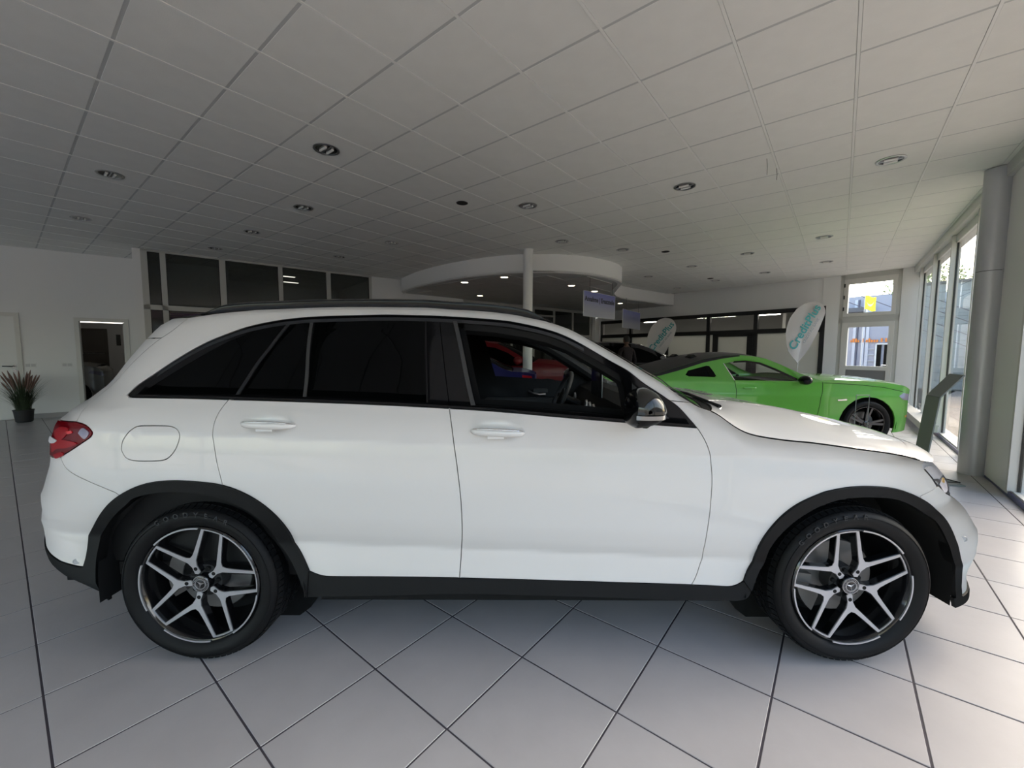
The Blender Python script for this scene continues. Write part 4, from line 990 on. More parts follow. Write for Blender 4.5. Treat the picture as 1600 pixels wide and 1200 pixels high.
gs.lathe([(.075, -.006), (.085, .004), (.095, -.006)], 36, Matrix.Translation((ed+.03, 0, .73)) @ Matrix.Rotation(pi/2, 4, 'Y'))
for k in range(3):
    p0 = pi/2+2*pi*k/3; Tm = Matrix.Translation((ed+.03, 0, .73)) @ Matrix(((0, 0, 1, 0), (1, 0, 0, 0), (0, 1, 0, 0), (0, 0, 0, 1)))
    gs.add([(0, 0, .012), (.016*cos(p0+pi/3), .016*sin(p0+pi/3), 0), (.08*cos(p0), .08*sin(p0), .003), (.016*cos(p0-pi/3), .016*sin(p0-pi/3), 0)], [(0, 1, 2), (0, 2, 3)], Tm)
gs.build('grille_star', M['chrome'], grl, True, 30)
MB().box((bxf(.40)+.02, -.55, .30), (bxf(.40)+.066, .55, .50)).build('lower_intake', M['gap'], SUV)
face('rear_bumper', bxr, .585, .905, paint, .05, sgn=-1)
face('rear_valance', bxr, .25, .585, M['cladding'], .04, sgn=-1)
face('tailgate', bxr, .905, 1.10, paint, .05, sgn=-1)
face('rear_window', bxr, 1.10, 1.435, M['privacy'], .06, sgn=-1)
face('spoiler_edge', bxr, 1.435, 1.525, paint, .05, sgn=-1)

# lamps ---------------------------------------------------------------------
tl = TRACE['taillight']
tlp = TLC[:-12] + tl[9:-1] + bound(bxr, .905, 1.06, 8) + [tl[0]]
TLo = B.panel('tail_light', tlp, M['red_dark'], SUV, off=-.004, rim=.02)
tn = TLo[0]
def lens(name, pl, m, off=-.009, par=None): return B.panel(name, spline(pl + [pl[0]], .006)[:-1], m, par or tn, off=off, rim=.004, gap=0, side=-1, res=.02)
lens('red_segment', [(-.640, 1.030), (-.575, 1.052), (-.515, 1.050), (-.540, 1.012), (-.600, .990)], M['red_lens'])
lens('red_segment', [(-.660, .985), (-.600, .990), (-.560, 1.000), (-.470, .990), (-.520, .968), (-.600, .955), (-.655, .935)], M['red_lens'])
lens('bright_segment', [(-.530, 1.036), (-.497, 1.042), (-.490, 1.032), (-.525, 1.026)], mat('bright_red', (0.75, 0.01, 0.02), .12, 0, 1.0))
lens('red_segment', [(-.640, .925), (-.570, .945), (-.560, .930), (-.620, .910)], M['red_lens'])
lens('clear_segment', [(-.455, 1.034), (-.434, 1.056), (-.414, 1.050), (-.402, 1.038), (-.412, 1.020), (-.430, 1.010)], M['clear_lens'])
lens('reversing_lamp', [(-.715, .996), (-.668, 1.000), (-.600, .994), (-.618, .980), (-.668, .974), (-.715, .980)], mat('white_lens', (.75, .72, .74), .12, 0, 1.0), off=-.012)
hlp = [hl[0], hl[1], hl[2], hl[3], (3.271, .788), hl[4], hl[5], (3.45, .706), (bxf(.69), .69)] + bound(bxf, .70, .872)
HLo = B.panel('headlight', hlp, mat('headlight_inside', (.78, .78, .82), .3, .0, .3), SUV, off=.010, rim=.02, gap=.002)
hn = HLo[0]
lens('reflector', [(3.215, .872), (3.290, .868), (3.36, .835), (3.33, .815), (3.255, .828)], mat('lamp_white_shell', (.80, .79, .82), .18, .2, 1.0), .004, hn)
lens('projector', [(3.30, .795), (3.345, .812), (3.385, .79), (3.375, .755), (3.335, .755)], M['chrome'], .002, hn)
lens('daylight_strip', [(3.250, .818), (3.30, .800), (3.36, .752), (3.47, .700), (3.46, .712), (3.365, .765), (3.305, .815)], mat('dark_bezel', (.03, .03, .033), .2, 0, 1.0), .003, hn)
lens('indicator', [(3.33, .800), (3.355, .812), (3.372, .806), (3.35, .792)], mat('amber', (.70, .42, .10), .2, 0, 1.0), .000, hn)
lens('lower_bezel', [(3.206, .866), (3.245, .820), (3.275, .785), (3.349, .742), (3.45, .704), (3.50, .690), (3.50, .697), (3.455, .714), (3.352, .756), (3.285, .796), (3.256, .826), (3.214, .868)], mat('bezel_black', (.012, .012, .013), .25), .0035, hn)
lens('lower_shell', [(3.30, .800), (3.36, .765), (3.45, .722), (3.50, .705), (3.485, .745), (3.44, .790), (3.39, .815)], mat('shell_grey', (.16, .16, .165), .2, .4), .006, hn)
B.panel('headlight_lens', hlp, glass('lamp_glass', (.97, .97, .98), 1.35), SUV, off=-.002, rim=0, gap=.003)
for nm, (x, z) in (('parking_sensor', (-.553, .450)), ('parking_sensor', (3.405, .552))):
    q_ = B.pt(x, z); n_ = Matrix.Translation(q_) @ Matrix.Rotation(pi/2, 4, 'X') @ Matrix.Rotation((-.25 if x > 0 else .35), 4, 'Y')
    MB().lathe([(0, .002), (.009, .002), (.010, .0045), (.0125, .0045), (.0135, .0)], 20, n_).build(nm, mat('sensor_grey', (.55, .55, .56), .4), SUV, True, 30)

# door handles ---------------------------------------------------------------
def handle(name, x0, x1, zl, zr, door):
    for sd in (-1, 1):
        for part, zz0, zz1, m in (('door_handle', -.017, .012, paint), ('handle_trim', .010, .018, M['chrome'])):
            rows = []
            n = 22
            for i in range(n+1):
                u = i/n; x = x0+(x1-x0)*u; zc_ = zl+(zr-zl)*u; e = (1-abs(2*u-1)**3.2)**.5
                yo = .010 + .024*e + (.002 if part == 'handle_trim' else 0); c0 = B.pt(x, zc_, sd)
                hz0, hz1 = zz0*(.35+.65*e), zz1*(.35+.65*e)
                if part == 'handle_trim': hz0, hz1 = .009*(.3+.7*e), (.019)*(.35+.65*e)
                ring = []
                for k in range(10):
                    t_ = 2*pi*k/10; zz = (hz0+hz1)/2+(hz1-hz0)/2*sin(t_); yy = yo-.008+.008*cos(t_)
                    ring.append((x, sd*(B.hw - suv_prof(x, zc_) + yy), zc_+zz))
                rows.append(ring+[ring[0]])
            o = MB().grid(rows)
            o.f += [tuple(range(0, 10)), tuple(range(n*11, n*11+10))]
            hd = o.build(part, m, door[0] if sd < 0 else door[1], True, 60)
        kx = x0+(x1-x0)*.62
        MB().box((x0+(x1-x0)*.32, min(sd*.944, sd*.962), zl-.030), (kx, max(sd*.944, sd*.962), zl-.017)).build('lock_cover', paint, door[0] if sd < 0 else door[1])
handle('door_handle', .238, .464, 1.078, 1.070, rd)
handle('door_handle', 1.202, 1.430, 1.050, 1.041, fd)

# roof rails -------------------------------------------------------------------
for sd in (-1, 1):
    rows = []
    for i in range(61):
        u = i/60; x = -.085+1.645*u; e = min(1, min(u, 1-u)/.075); e = e*e*(3-2*e)
        zb = zt(x)-.008; h_ = .010+.030*e; y = .945-suv_inset(x, zt(x)-.012)-.006
        rows.append([(x, sd*(y-dy), zb+dz*h_) for dy, dz in ((0, 0), (-.006, .45), (-.004, .85), (.010, 1), (.028, .9), (.032, 0), (0, 0))])
    m = MB().grid(rows); m.build('roof_rail', M['trim_gloss'], SUV, True, 40)

# door mirrors --------------------------------------------------------------------
for sd in (-1, 1):
    ol = [(1.838, 1.098), (1.836, 1.150), (1.842, 1.190), (1.866, 1.228), (1.892, 1.240), (1.915, 1.239), (1.945, 1.220), (1.970, 1.188), (1.981, 1.160), (1.980, 1.140), (1.968, 1.118), (1.940, 1.100), (1.90, 1.088), (1.862, 1.083)]
    cxm, czm = 1.895, 1.158
    ol = resample(spline(ol + [ol[0]], .01)[:-1], .01); top_r = []; low_r = []; back = []
    st_ = [(.90, .55), (.925, .80), (.96, .94), (1.01, 1.0), (1.055, .97), (1.085, .88), (1.105, .70), (1.117, .42), (1.121, .10)]
    allr = [[(cxm+(x-cxm)*k, sd*y, czm+(z-czm)*k) for x, z in ol] + [(cxm+(ol[0][0]-cxm)*k, sd*y, czm+(ol[0][1]-czm)*k)] for y, k in st_]
    full_ = MB().grid(allr); 
    hi = MB(); lw = MB(); gl_ = MB(); cut = czm - .030
    for f in full_.f:
        c = sum((Vector(full_.v[i]) for i in f), Vector())/4
        tgt_ = gl_ if c.x < 1.858 else (hi if c.z > cut else lw)
        tgt_.add([full_.v[i] for i in f], [(0, 1, 2, 3)])
    mh = hi.build('door_mirror', mat('mirror_gloss', (.016, .016, .015), .08, .0, .35, 0.45), SUV, True, 60)
    lw.build('lower_shell', M['cladding'], mh, True, 60)
    gl_.build('rear_bezel', M['trim_gloss'], mh, True, 60)
    ind = []
    for x, z in part_of(ol, (1.845, 1.150), (1.845, 1.150)) or []: pass
    ir = [[(cxm+(x-cxm)*(k*1.01), sd*(y+.002), zz) for x in [1.848+(1.982-1.848)*j/16 for j in range(17)]] for y, k, zz in ((1.02, 1.0, 1.134), (1.062, .965, 1.134), (1.092, .86, 1.133))]
    rows_ = []
    for zz in (1.127, 1.136, 1.143):
        rows_.append([(x, sd*(1.0+.128*max(0.02, 1-abs((x-cxm)/.092)**2.6)**.5), zz) for x in [1.846+.134*j/20 for j in range(21)]])
    MB().grid(rows_).build('indicator_strip', mat('indicator_clear', (.30, .30, .30), .15, .6, .5), mh, True, 60)
    MB().tube([(1.955, sd*.89, 1.085), (1.945, sd*.93, 1.088), (1.92, sd*.99, 1.095)], [.026, .022, .024], 10).build('mirror_foot', M['trim_gloss'], mh, True)

# underside, wheel housings, cabin --------------------------------------------------
ub = MB().box((-.85, -.55, .20), (3.55, .55, .34)).box((.48, -.80, .215), (2.38, .80, .36)).box((-.80, -.72, .26), (-.50, .72, .5)).box((3.40, -.70, .25), (3.60, .70, .5))
ub.build('underbody', M['gap'], SUV)
for hx in (0.0, 2.873):
    for sd in (-1, 1):
        m = MB(); rows = []
        for y_0 in (1,): rows.append([(hx+.455, sd*y, .29 if hx == 0 else .262) for y in (.905, .60)])
        for i in range(25):
            a_ = radians(2 + 176*i/24); rows.append([(hx+.455*cos(a_), sd*y, .37+.455*sin(a_)*(.97)) for y in (.905, .60)])
        rows.append([(hx-.455, sd*y, .262 if hx == 0 else .29) for y in (.905, .60)])
        m.grid(rows); m.add([(hx+.46*cos(2*pi*k/24), sd*.60, .37+.46*sin(2*pi*k/24)) for k in range(24)], [tuple(range(24))])
        m.build('wheel_housing', M['gap'], SUV, True)
# lining: dark inner skin with the window openings cut out
def inner(h, d): return shrink(resample(h, .03), d)
lin = [(-.44, .42), (-.44, 1.15), (-.30, 1.40), (-.10, 1.50)] + [(x, zt(x)-.035) for x in [.05*k for k in range(0, 30)]] + [(x, zt(x)-.045) for x in (1.5, 1.6, 1.7, 1.8, 1.9, 2.0, 2.1)] + [(2.18, 1.05), (2.18, .42)]
B.panel('side_lining', lin, M['cabin'], SUV, off=.065, holes=[inner(h_q, .01), inner(h_r, .01), inner(fo, .022)], rim=0, gap=0, res=.06, step=.04)
hlr = [(-.15+1.72*i/16, zt(-.15+1.72*i/16)-.05) for i in range(17)]
B.strip_('headliner', hlr, M['cabin'], SUV, lambda u: (0, .03), yfrac=.97)
for sd in (-1, 1):      # thick inner trim along the windscreen pillars
    MB().tube([(x, sd*(B.hw - suv_inset(x, zt(x)-.05) - .065), zt(x)-.075) for x in (1.15, 1.3, 1.45, 1.55, 1.65, 1.75, 1.85, 1.95, 2.05, 2.15)], .048, 10).build('pillar_trim', M['cabin'], SUV, True)
MB().box((1.36, -.55, 1.475), (1.62, .55, 1.495), Matrix.Translation((1.36, 0, 1.49)) @ Matrix.Rotation(radians(16), 4, 'Y') @ Matrix.Translation((-1.36, 0, -1.475))).build('sun_visor', M['cabin'], SUV)
MB().box((-.42, -.84, .36), (2.5, .84, .42)).build('cabin_floor', M['cabin'], SUV)
MB().box((-.43, -.70, .4), (-.40, .70, 1.0)).box((2.42, -.70, .40), (2.46, .70, .95)).build('bulkhead', M['cabin'], SUV)
# dashboard
prof = [(1.90, .78), (1.86, .90), (1.88, 1.00), (1.94, 1.10), (2.02, 1.135), (2.14, 1.13), (2.20, 1.10), (2.20, .5), (1.92, .5)]
MB().prism(prof, -.80, .80, Matrix(((1, 0, 0, 0), (0, 0, 1, 0), (0, 1, 0, 0), (0, 0, 0, 1)))).build('dashboard', M['cabin'], SUV)
sc = MB().box((1.915, -.13, 1.10), (1.930, .13, 1.305), Matrix.Translation((0, 0, 0))).build('centre_screen', M['trim_gloss'], SUV)
MB().box((1.9285, -.134, 1.10), (1.9325, -.130, 1.305)).box((1.9145, -.134, 1.303), (1.9305, .13, 1.306)).build('screen_edge', M['steel'], sc)
vt = MB()
for y in (-.62, -.12, 0, .12, .62): vt.lathe([(.030, 0), (.036, .012), (.040, 0)], 24, Matrix.Translation((1.885, y, 1.02)) @ Matrix.Rotation(-pi/2, 4, 'Y'))
vt.build('air_vent', M['steel'], SUV, True)
SWM = Matrix.Translation((1.735, .37, 1.055)) @ Matrix.Rotation(radians(-66), 4, 'Y')
sw = MB().lathe([(.185+.016*cos(2*pi*k/10), .016*sin(2*pi*k/10)) for k in range(10)], 40, SWM, True)
swo = sw.build('steering_wheel', M['cabin_grey'], SUV, True)
MB().cyl(.065, -.03, .0, 24, SWM).box((-.012, -.185, -.018), (.012, .185, -.004), SWM).box((-.185, -.012, -.018), (0, .012, -.004), SWM).cyl(.03, -.30, -.03, 16, SWM).build('wheel_boss', M['cabin'], swo)
MB().box((-.02, -.10, -.006), (.02, -.07, .0), SWM).box((-.02, .07, -.006), (.02, .10, .0), SWM).build('wheel_trim', M['steel'], swo)
for y in (-.37, .37):
    st_ = MB(); Q = Matrix.Translation((.95, y, 0))
    st_.bevbox((-.28, -.25, .42), (.30, .25, .64), .05, Q)
    st_.bevbox((-.09, -.24, 0), (.09, .24, .66), .06, Q @ Matrix.Translation((-.28, 0, .58)) @ Matrix.Rotation(radians(-16), 4, 'Y'))
    s_ = st_.build('front_seat', M['cabin'], SUV, True)
    MB().bevbox((-.05, -.13, 0), (.05, .13, .20), .04, Q @ Matrix.Translation((-.47, 0, 1.20))).build('headrest', M['cabin'], s_)
rs = MB().bevbox((-.1, -.68, .42), (.42, .68, .62), .05).bevbox((-.08, -.68, 0), (.08, .68, .62), .05, Matrix.Translation((-.14, 0, .58)) @ Matrix.Rotation(radians(-20), 4, 'Y'))
rs.build('rear_bench', M['cabin'], SUV, True)
# inside of the far door: armrest and pull
ar = MB().bevbox((1.15, .80, .93), (1.75, .86, .99), .012).build('armrest', M['cabin_grey'], SUV)
MB().tube([(1.52, .835, 1.045), (1.55, .815, 1.03), (1.61, .81, 1.018), (1.66, .815, 1.02)], .011).build('inner_handle', M['steel'], ar, True)
MB().bevbox((1.56, .82, 1.035), (1.68, .85, 1.07), .008).build('seat_switch', M['cabin_grey'], ar)
rv = MB().ball((1.585, 0, 1.455), (.018, .11, .035), 8).build('inside_mirror', M['trim_gloss'], SUV, True)

# wheels -------------------------------------------------------------------------------
w_ = wheel(SUV, 'wheel', .355, .263, .235, (0.003, -.922, .355), radians(3), 0, 'double', M['rim_black'], M['silver'], 'GOODYEAR')
wheel(SUV, 'wheel', .355, .263, .235, (2.876, -.922, .355), radians(25), 0, 'double', M['rim_black'], M['silver'], None, w_)
wheel(SUV, 'wheel', .355, .263, .235, (0.003, .922, .355), radians(40), 0, 'double', M['rim_black'], M['silver'], None, w_, True)
wheel(SUV, 'wheel', .355, .263, .235, (2.876, .922, .355), radians(10), 0, 'double', M['rim_black'], M['silver'], None, w_, True)

# ================================================================== THE OTHER CARS
def arch(cx, r, z0, n=14):
    """wheel cut-out, from its front foot over the top to its rear foot"""
    zc_ = .34; a0 = math.asin(max(-1, min(1, (z0-zc_)/r)))
    return [(cx+r*cos(a0+(pi-2*a0)*i/n), zc_+r*sin(a0+(pi-2*a0)*i/n)) for i in range(n+1)]

class Car:
    def __init__(s, name, label, loc, rz, hw, upper, lower_z, wheels, R, belt, colour, glass_mat, taper=.42, nose=(.5, .30), tail=(.45, .25), group=None):
        """upper: outline from front bottom over the roof to rear bottom; belt(x) -> z of the waist"""
        s.root = empty(name, loc, rz); tag(s.root, label, 'car', group)
        s.hw = hw; s.up = upper; s.belt = belt; s.paint = colour; s.glass = glass_mat; s.lz = lower_z
        s.wb = wheels; s.R = R
        top = max(range(len(upper)), key=lambda i: upper[i][1])
        s.front = sorted([(z, x) for x, z in upper[:top+1]]); s.rear = sorted([(z, x) for x, z in upper[top:]])
        s.taper = taper; s.nose = nose; s.tail = tail
        xs = [p[0] for p in upper]; s.xf, s.xr = max(xs), min(xs)
        s.top = sorted(upper)
        def inset(x, z):
            b = belt; q = z-b
            d = .030*max(0, (b-.42-z)/.35)**1.5 + .018*math.exp(-((z-b+.22)/.10)**2)*0
            if q > 0: d += taper*q + .10*q*q
            else: d += .022*min(1, (-q/.22))**2
            d += sup((x-s.xf+nose[0]*1.2)/(nose[0]*1.2), nose[1]*1.6, 2.2)*1.0
            d += sup((s.xr+tail[0]*1.2-x)/(tail[0]*1.2), tail[1]*1.6, 2.2)
            return d
        s.B = Body(inset, hw)
    def clampx(s, x): return max(s.xr+.10, min(s.xf-.13, x))
    def side(s, holes, res=.05, step=.035):
        ol = [(s.clampx(x), z) for x, z in s.up]
        zb = s.lz; bot = []
        for cx in sorted(s.wb): bot += [p for p in arch(cx, s.R+.055, zb)][::-1]
        poly = ol + bot
        s.sides = s.B.panel('body_side', poly, s.paint, s.root, holes=holes, rim=.02, gap=0, res=res, step=step)
        return s.sides
    def across(s, name, i0, i1, m, bulge, p=2.4, yfrac=1.0, step=.08):
        ed = [(s.clampx(x), z) for x, z in s.up[i0:i1+1]]; e2 = []
        for a_, b_ in zip(ed, ed[1:]):
            n = max(1, int(sqrt((a_[0]-b_[0])**2+(a_[1]-b_[1])**2)/step)); e2 += [(a_[0]+(b_[0]-a_[0])*k/n, a_[1]+(b_[1]-a_[1])*k/n) for k in range(n)]
        e2.append(ed[-1])
        s_ = s.B
        class Q: pass
        return s.B.strip_(name, e2, m, s.root, lambda u: bulge(u) if callable(bulge) else bulge, p=p, yfrac=yfrac)
    def pane(s, name, poly, m=None, side=0, off=.004, rim=.0): return s.B.panel(name, poly, m or s.glass, s.root, off=off, rim=rim, gap=-.004, res=.08, side=side)
    def wheels(s, rr, style, rim_mat, arm_mat, width=.225, spin=.3):
        first = None
        for cx in s.wb:
            for sd in (-1, 1):
                w = wheel(s.root, 'wheel', s.R, rr, width, (cx, sd*(s.hw-.03), s.R), spin + cx*.3 + sd, 0, style, rim_mat, arm_mat, None, first, sd > 0)
                first = first or w
        for cx in s.wb:
            for sd in (-1, 1):
                m = MB(); r_ = s.R+.075
                m.grid([[(cx+r_*cos(radians(-10+200*i/18)), sd*y, s.R+r_*sin(radians(-10+200*i/18))) for y in (s.hw-.04, s.hw-.34)] for i in range(19)])
                m.add([(cx+r_*cos(2*pi*k/20), sd*(s.hw-.34), s.R+r_*sin(2*pi*k/20)) for k in range(20)], [tuple(range(20))])
                m.build('wheel_housing', M['gap'], s.root, True)
        MB().box((s.xr+.35, -(s.hw-.36), s.lz), (s.xf-.4, s.hw-.36, s.lz+.15)).box((min(s.wb)+s.R+.1, -(s.hw-.1), s.lz), (max(s.wb)-s.R-.1, s.hw-.1, s.lz+.12)).build('underbody', M['gap'], s.root)
    def cabin(s, x0, x1, zt_):
        b = s.belt
        m = MB().box((x0, -(s.hw-.18), .38), (x1, s.hw-.18, .46)).box((x1-.5, -(s.hw-.16), .46), (x1-.05, s.hw-.16, b-.02))
        m.build('cabin_floor', M['cabin'], s.root)
        for y in (-.38, .38):
            MB().bevbox((-.25, -.24, .42), (.28, .24, .60), .05, Matrix.Translation((x1-1.25, y, 0))).bevbox((-.08, -.23, 0), (.08, .23, .62), .06, Matrix.Translation((x1-1.52, y, .55)) @ Matrix.Rotation(radians(-18), 4, 'Y')).bevbox((-.05, -.12, 0), (.05, .12, .18), .04, Matrix.Translation((x1-1.72, y, 1.16))).build('front_seat', M['cabin'], s.root)
    def mirror(s, x, z, m, w=.10, h=.065):
        for sd in (-1, 1):
            y = s.hw - s.B.inset(x, z)
            MB().ball((x, sd*(y+.13), z+.02), (w*.75, .11, h), 8).tube([(x+.03, sd*(y-.03), z-.03), (x+.01, sd*(y+.10), z-.01)], .022, 8).build('door_mirror', m, s.root, True)

# ---- green coupe with a black roof
gpaint = mat('green_paint', (0.115, 0.42, 0.045), 0.30, 0, 1.0)
roofblk = mat('black_vinyl_roof', (0.016, 0.014, 0.016), 0.45)
up = [(3.42, .24), (3.50, .36), (3.52, .50), (3.50, .60), (3.46, .74), (3.40, .83), (3.20, .905), (2.95, .945), (2.60, .975), (2.25, .985), (2.02, .975),
      (1.75, 1.075), (1.50, 1.205), (1.32, 1.282), (1.15, 1.318), (.95, 1.335), (.72, 1.325), (.41, 1.272), (.05, 1.165), (-.25, 1.075), (-.48, 1.015), (-.62, 1.00), (-1.00, 1.015), (-1.06, .98), (-1.10, .80), (-1.13, .60), (-1.05, .30)]
G = Car('green_coupe', 'bright green coupe with black roof, parked behind the white SUV bonnet', (2.47, 6.90, 0), radians(-2.5), .93, up, .22, (0.0, 2.72), .345, .95, gpaint, M['clear_glass'], .46, (.42, .32), (.5, .28))
qw = [(.115, 1.045), (.16, 1.105), (.44, 1.178), (.48, 1.172), (.53, 1.09), (.555, 1.03), (.53, 1.015), (.16, 1.022)]
dwin = [(.70, 1.21), (.85, 1.242), (1.02, 1.252), (1.22, 1.225), (1.42, 1.14), (1.70, .995), (1.74, .965), (.80, .970)]
G.side([qw, dwin])
G.across('front_bumper', 0, 4, gpaint, (.12, 0), 3.0)
G.across('nose_panel', 4, 5, gpaint, (.12, .02), 3.0)
G.across('bonnet', 5, 10, gpaint, lambda u: (.12*(1-u), .055), 2.6)
G.across('windscreen', 10, 13, M['clear_glass'], lambda u: (.16*(1-u)+.06, .02+.035*u), 2.4)
G.across('roof_panel', 13, 17, roofblk, (0, .045), 2.4)
G.across('rear_window', 17, 20, roofblk, lambda u: (-.06*u, .045), 2.4)
G.across('boot_lid', 20, 22, gpaint, (-.06, .02), 2.4)
G.across('rear_bumper', 22, 26, gpaint, (-.08, 0), 3.0)
G.pane('quarter_pane', qw, M['privacy'], off=.002); G.pane('door_pane', dwin, M['clear_glass'], off=.004)
# black roof skin wraps down over the top of the pillars
top_l = [(.95, 1.334), (.72, 1.324), (.41, 1.271), (.05, 1.164), (-.25, 1.074), (-.46, 1.016)]
low_l = [(-.42, 1.002), (-.26, 1.030), (.02, 1.105), (.40, 1.222), (.70, 1.285), (.95, 1.318)]
G.B.panel('roof_wrap', top_l + low_l, roofblk, G.root, off=-.003, gap=0, rim=.004, res=.05)
for nm, ln in (('door_gap_shade', [(.80, .968), (.835, .82), (.85, .60), (.86, .34)]), ('door_gap_shade', [(2.04, .955), (2.05, .80), (2.03, .60), (1.98, .34)]), ('bonnet_gap_shade', [(2.06, .945), (2.5, .925), (2.9, .885), (3.2, .82)])):
    G.B.panel(nm, ln + [(x+(.007 if nm == 'door_gap_shade' else 0), z-(0 if nm == 'door_gap_shade' else .006)) for x, z in ln[::-1]], M['gap'], G.root, off=-.0015, gap=0, rim=0, res=.05)  # shut lines are dark strips laid on the skin as painted shade
G.B.panel('window_trim', [(.685, 1.215), (.80, .972), (.812, .972), (.70, 1.212)], M['chrome'], G.root, off=-.004, gap=0, rim=.006, res=.05)
G.B.panel('window_trim', [(x, z+.004) for x, z in dwin[1:6]] + [(x-.02, z-.022) for x, z in dwin[1:6]][::-1], M['trim_gloss'], G.root, off=-.003, gap=0, rim=.005, res=.05)
for sd in (-1, 1):
    MB().ball((1.02, sd*.935, .862), (.10, .018, .020), 8).build('door_handle', gpaint, G.root, True)
    o = MB().prism([(2.27, .700), (2.40, .712), (2.40, .690), (2.28, .682)], -.927*1 if sd < 0 else .920, -.920 if sd < 0 else .927, Matrix(((1,0,0,0),(0,0,1,0),(0,1,0,0),(0,0,0,1)))).build('wing_emblem', M['chrome'], G.root)
G.B.panel('headlight', [(3.36, .78), (3.20, .80), (3.14, .755), (3.22, .70), (3.40, .68)], M['clear_lens'], G.root, off=-.003, gap=0, rim=.01)
G.B.panel('side_marker', [(3.30, .465), (3.39, .475), (3.39, .44), (3.30, .435)], mat('amber_marker', (.75, .40, .08), .2, 0, 1), G.root, off=-.003, gap=0, rim=.01)
G.B.panel('tail_light', [(-1.0, .93), (-.82, .91), (-.80, .74), (-1.0, .72)], M['red_lens'], G.root, off=-.003, gap=0, rim=.01)
G.mirror(1.72, .965, M['trim_gloss'])
G.wheels(.255, 'pair', M['rim_black'], mat('rim_grey', (.10, .10, .105), .3, .6), .245)
G.cabin(-.2, 2.1, 1.3)

# ---- red SUV behind the white column
rpaint = mat('red_paint', (0.16, 0.008, 0.012), 0.4, 0, 0.25, 0.3)
up = [(3.42, .28), (3.52, .45), (3.52, .70), (3.46, .88), (3.38, .985), (3.05, 1.06), (2.60, 1.11), (2.30, 1.13), (2.02, 1.28), (1.72, 1.455), (1.50, 1.545), (1.15, 1.60), (.60, 1.615), (.10, 1.60), (-.35, 1.56), (-.62, 1.50), (-.78, 1.25), (-.90, 1.05), (-.95, .75), (-.90, .45), (-.85, .28)]
Rc = Car('red_car', 'dark red SUV seen through the open side window, behind the white column', (-1.78, 10.15, 0), radians(-4), .92, up, .26, (0.0, 2.63), .355, 1.04, rpaint, M['clear_glass'], .36)
rw1 = [(1.16, 1.06), (1.16, 1.50), (1.45, 1.455), (1.75, 1.34), (2.12, 1.09), (2.12, 1.06)]
rw2 = [(.08, 1.07), (.10, 1.50), (.60, 1.53), (1.08, 1.51), (1.08, 1.06)]
Rc.side([rw1, rw2], .07, .05)
Rc.across('front_bumper', 0, 3, rpaint, (.14, 0), 3.0); Rc.across('nose_panel', 3, 4, rpaint, (.14, .02), 3.0)
Rc.across('bonnet', 4, 7, rpaint, lambda u: (.14*(1-u)+.1*u, .07), 2.6); Rc.across('windscreen', 7, 10, M['privacy'], lambda u: (.14*(1-u)+.05, .04), 2.4)
Rc.across('roof_panel', 10, 15, rpaint, (0, .045), 2.4); Rc.across('rear_window', 15, 17, M['privacy'], (-.06, 0), 2.4); Rc.across('rear_bumper', 17, 20, rpaint, (-.06, 0), 2.6)
Rc.pane('front_pane', rw1, M['privacy']); Rc.pane('rear_pane', rw2, M['privacy'])
Rc.B.panel('headlight', [(3.36, .93), (3.12, .955), (2.98, .935), (3.10, .89), (3.39, .86)], M['clear_lens'], Rc.root, off=-.004, gap=0, rim=.01)
Rc.B.panel('tail_light', [(-.80, 1.02), (-.55, 1.02), (-.55, .88), (-.82, .86)], M['red_lens'], Rc.root, off=-.004, gap=0, rim=.01)
Rc.B.panel('wheel_arch_moulding', arch(2.63, .40, .28) + arch(2.63, .44, .28)[::-1], M['cladding'], Rc.root, off=-.006, gap=0, rim=.02)
Rc.B.panel('wheel_arch_moulding', arch(0, .40, .28) + arch(0, .44, .28)[::-1], M['cladding'], Rc.root, off=-.006, gap=0, rim=.02)
Rc.mirror(1.98, 1.15, rpaint, .13, .09); Rc.wheels(.24, 'pair', M['rim_black'], M['steel']); Rc.cabin(-.2, 2.2, 1.5)

# ---- blue coupe whose tail ends in front of the white column
bpaint = mat('blue_paint', (0.010, 0.012, 0.100), 0.35, 0, 0.4, 0.3)
up = [(-.80, .30), (-.90, .50), (-.92, .72), (-.88, .92), (-.82, 1.05), (-.66, 1.085), (-.46, 1.095), (-.33, 1.135), (-.08, 1.27), (.16, 1.345), (.60, 1.40), (1.15, 1.40), (1.55, 1.34), (1.95, 1.18), (2.30, 1.02), (2.75, .96), (3.15, .86), (3.28, .70), (3.33, .50), (3.25, .28)]
up = [(-x, z) for x, z in up]
Bc = Car('blue_car', 'dark blue fastback seen through the open side window, tail to the right', (-.50, 6.55, 0), radians(3), .90, up, .24, (0.0, -2.55), .33, .98, bpaint, M['privacy'], .44)
bw1 = [(-.46, 1.03), (-.56, 1.17), (-.86, 1.28), (-1.0, 1.29), (-1.0, 1.01)]
bw2 = [(-1.06, 1.01), (-1.06, 1.28), (-1.45, 1.26), (-1.95, 1.06), (-1.98, 1.01)]
Bc.side([bw1, bw2], .06, .045)
Bc.across('rear_bumper', 0, 3, bpaint, (.07, 0), 3.0); Bc.across('rear_panel', 3, 4, bpaint, (.07, .01), 3.0); Bc.across('boot_lid', 4, 6, bpaint, (.05, .02), 2.4)
Bc.across('rear_window', 6, 9, M['privacy'], lambda u: (.03, .05), 2.4); Bc.across('roof_panel', 9, 12, bpaint, (0, .05), 2.4)
Bc.across('windscreen', 12, 14, M['privacy'], lambda u: (-.1, .04), 2.4); Bc.across('bonnet', 14, 16, bpaint, (-.1, .05), 2.4); Bc.across('front_bumper', 16, 19, bpaint, (-.1, 0), 3.0)
Bc.pane('quarter_pane', bw1); Bc.pane('door_pane', bw2)
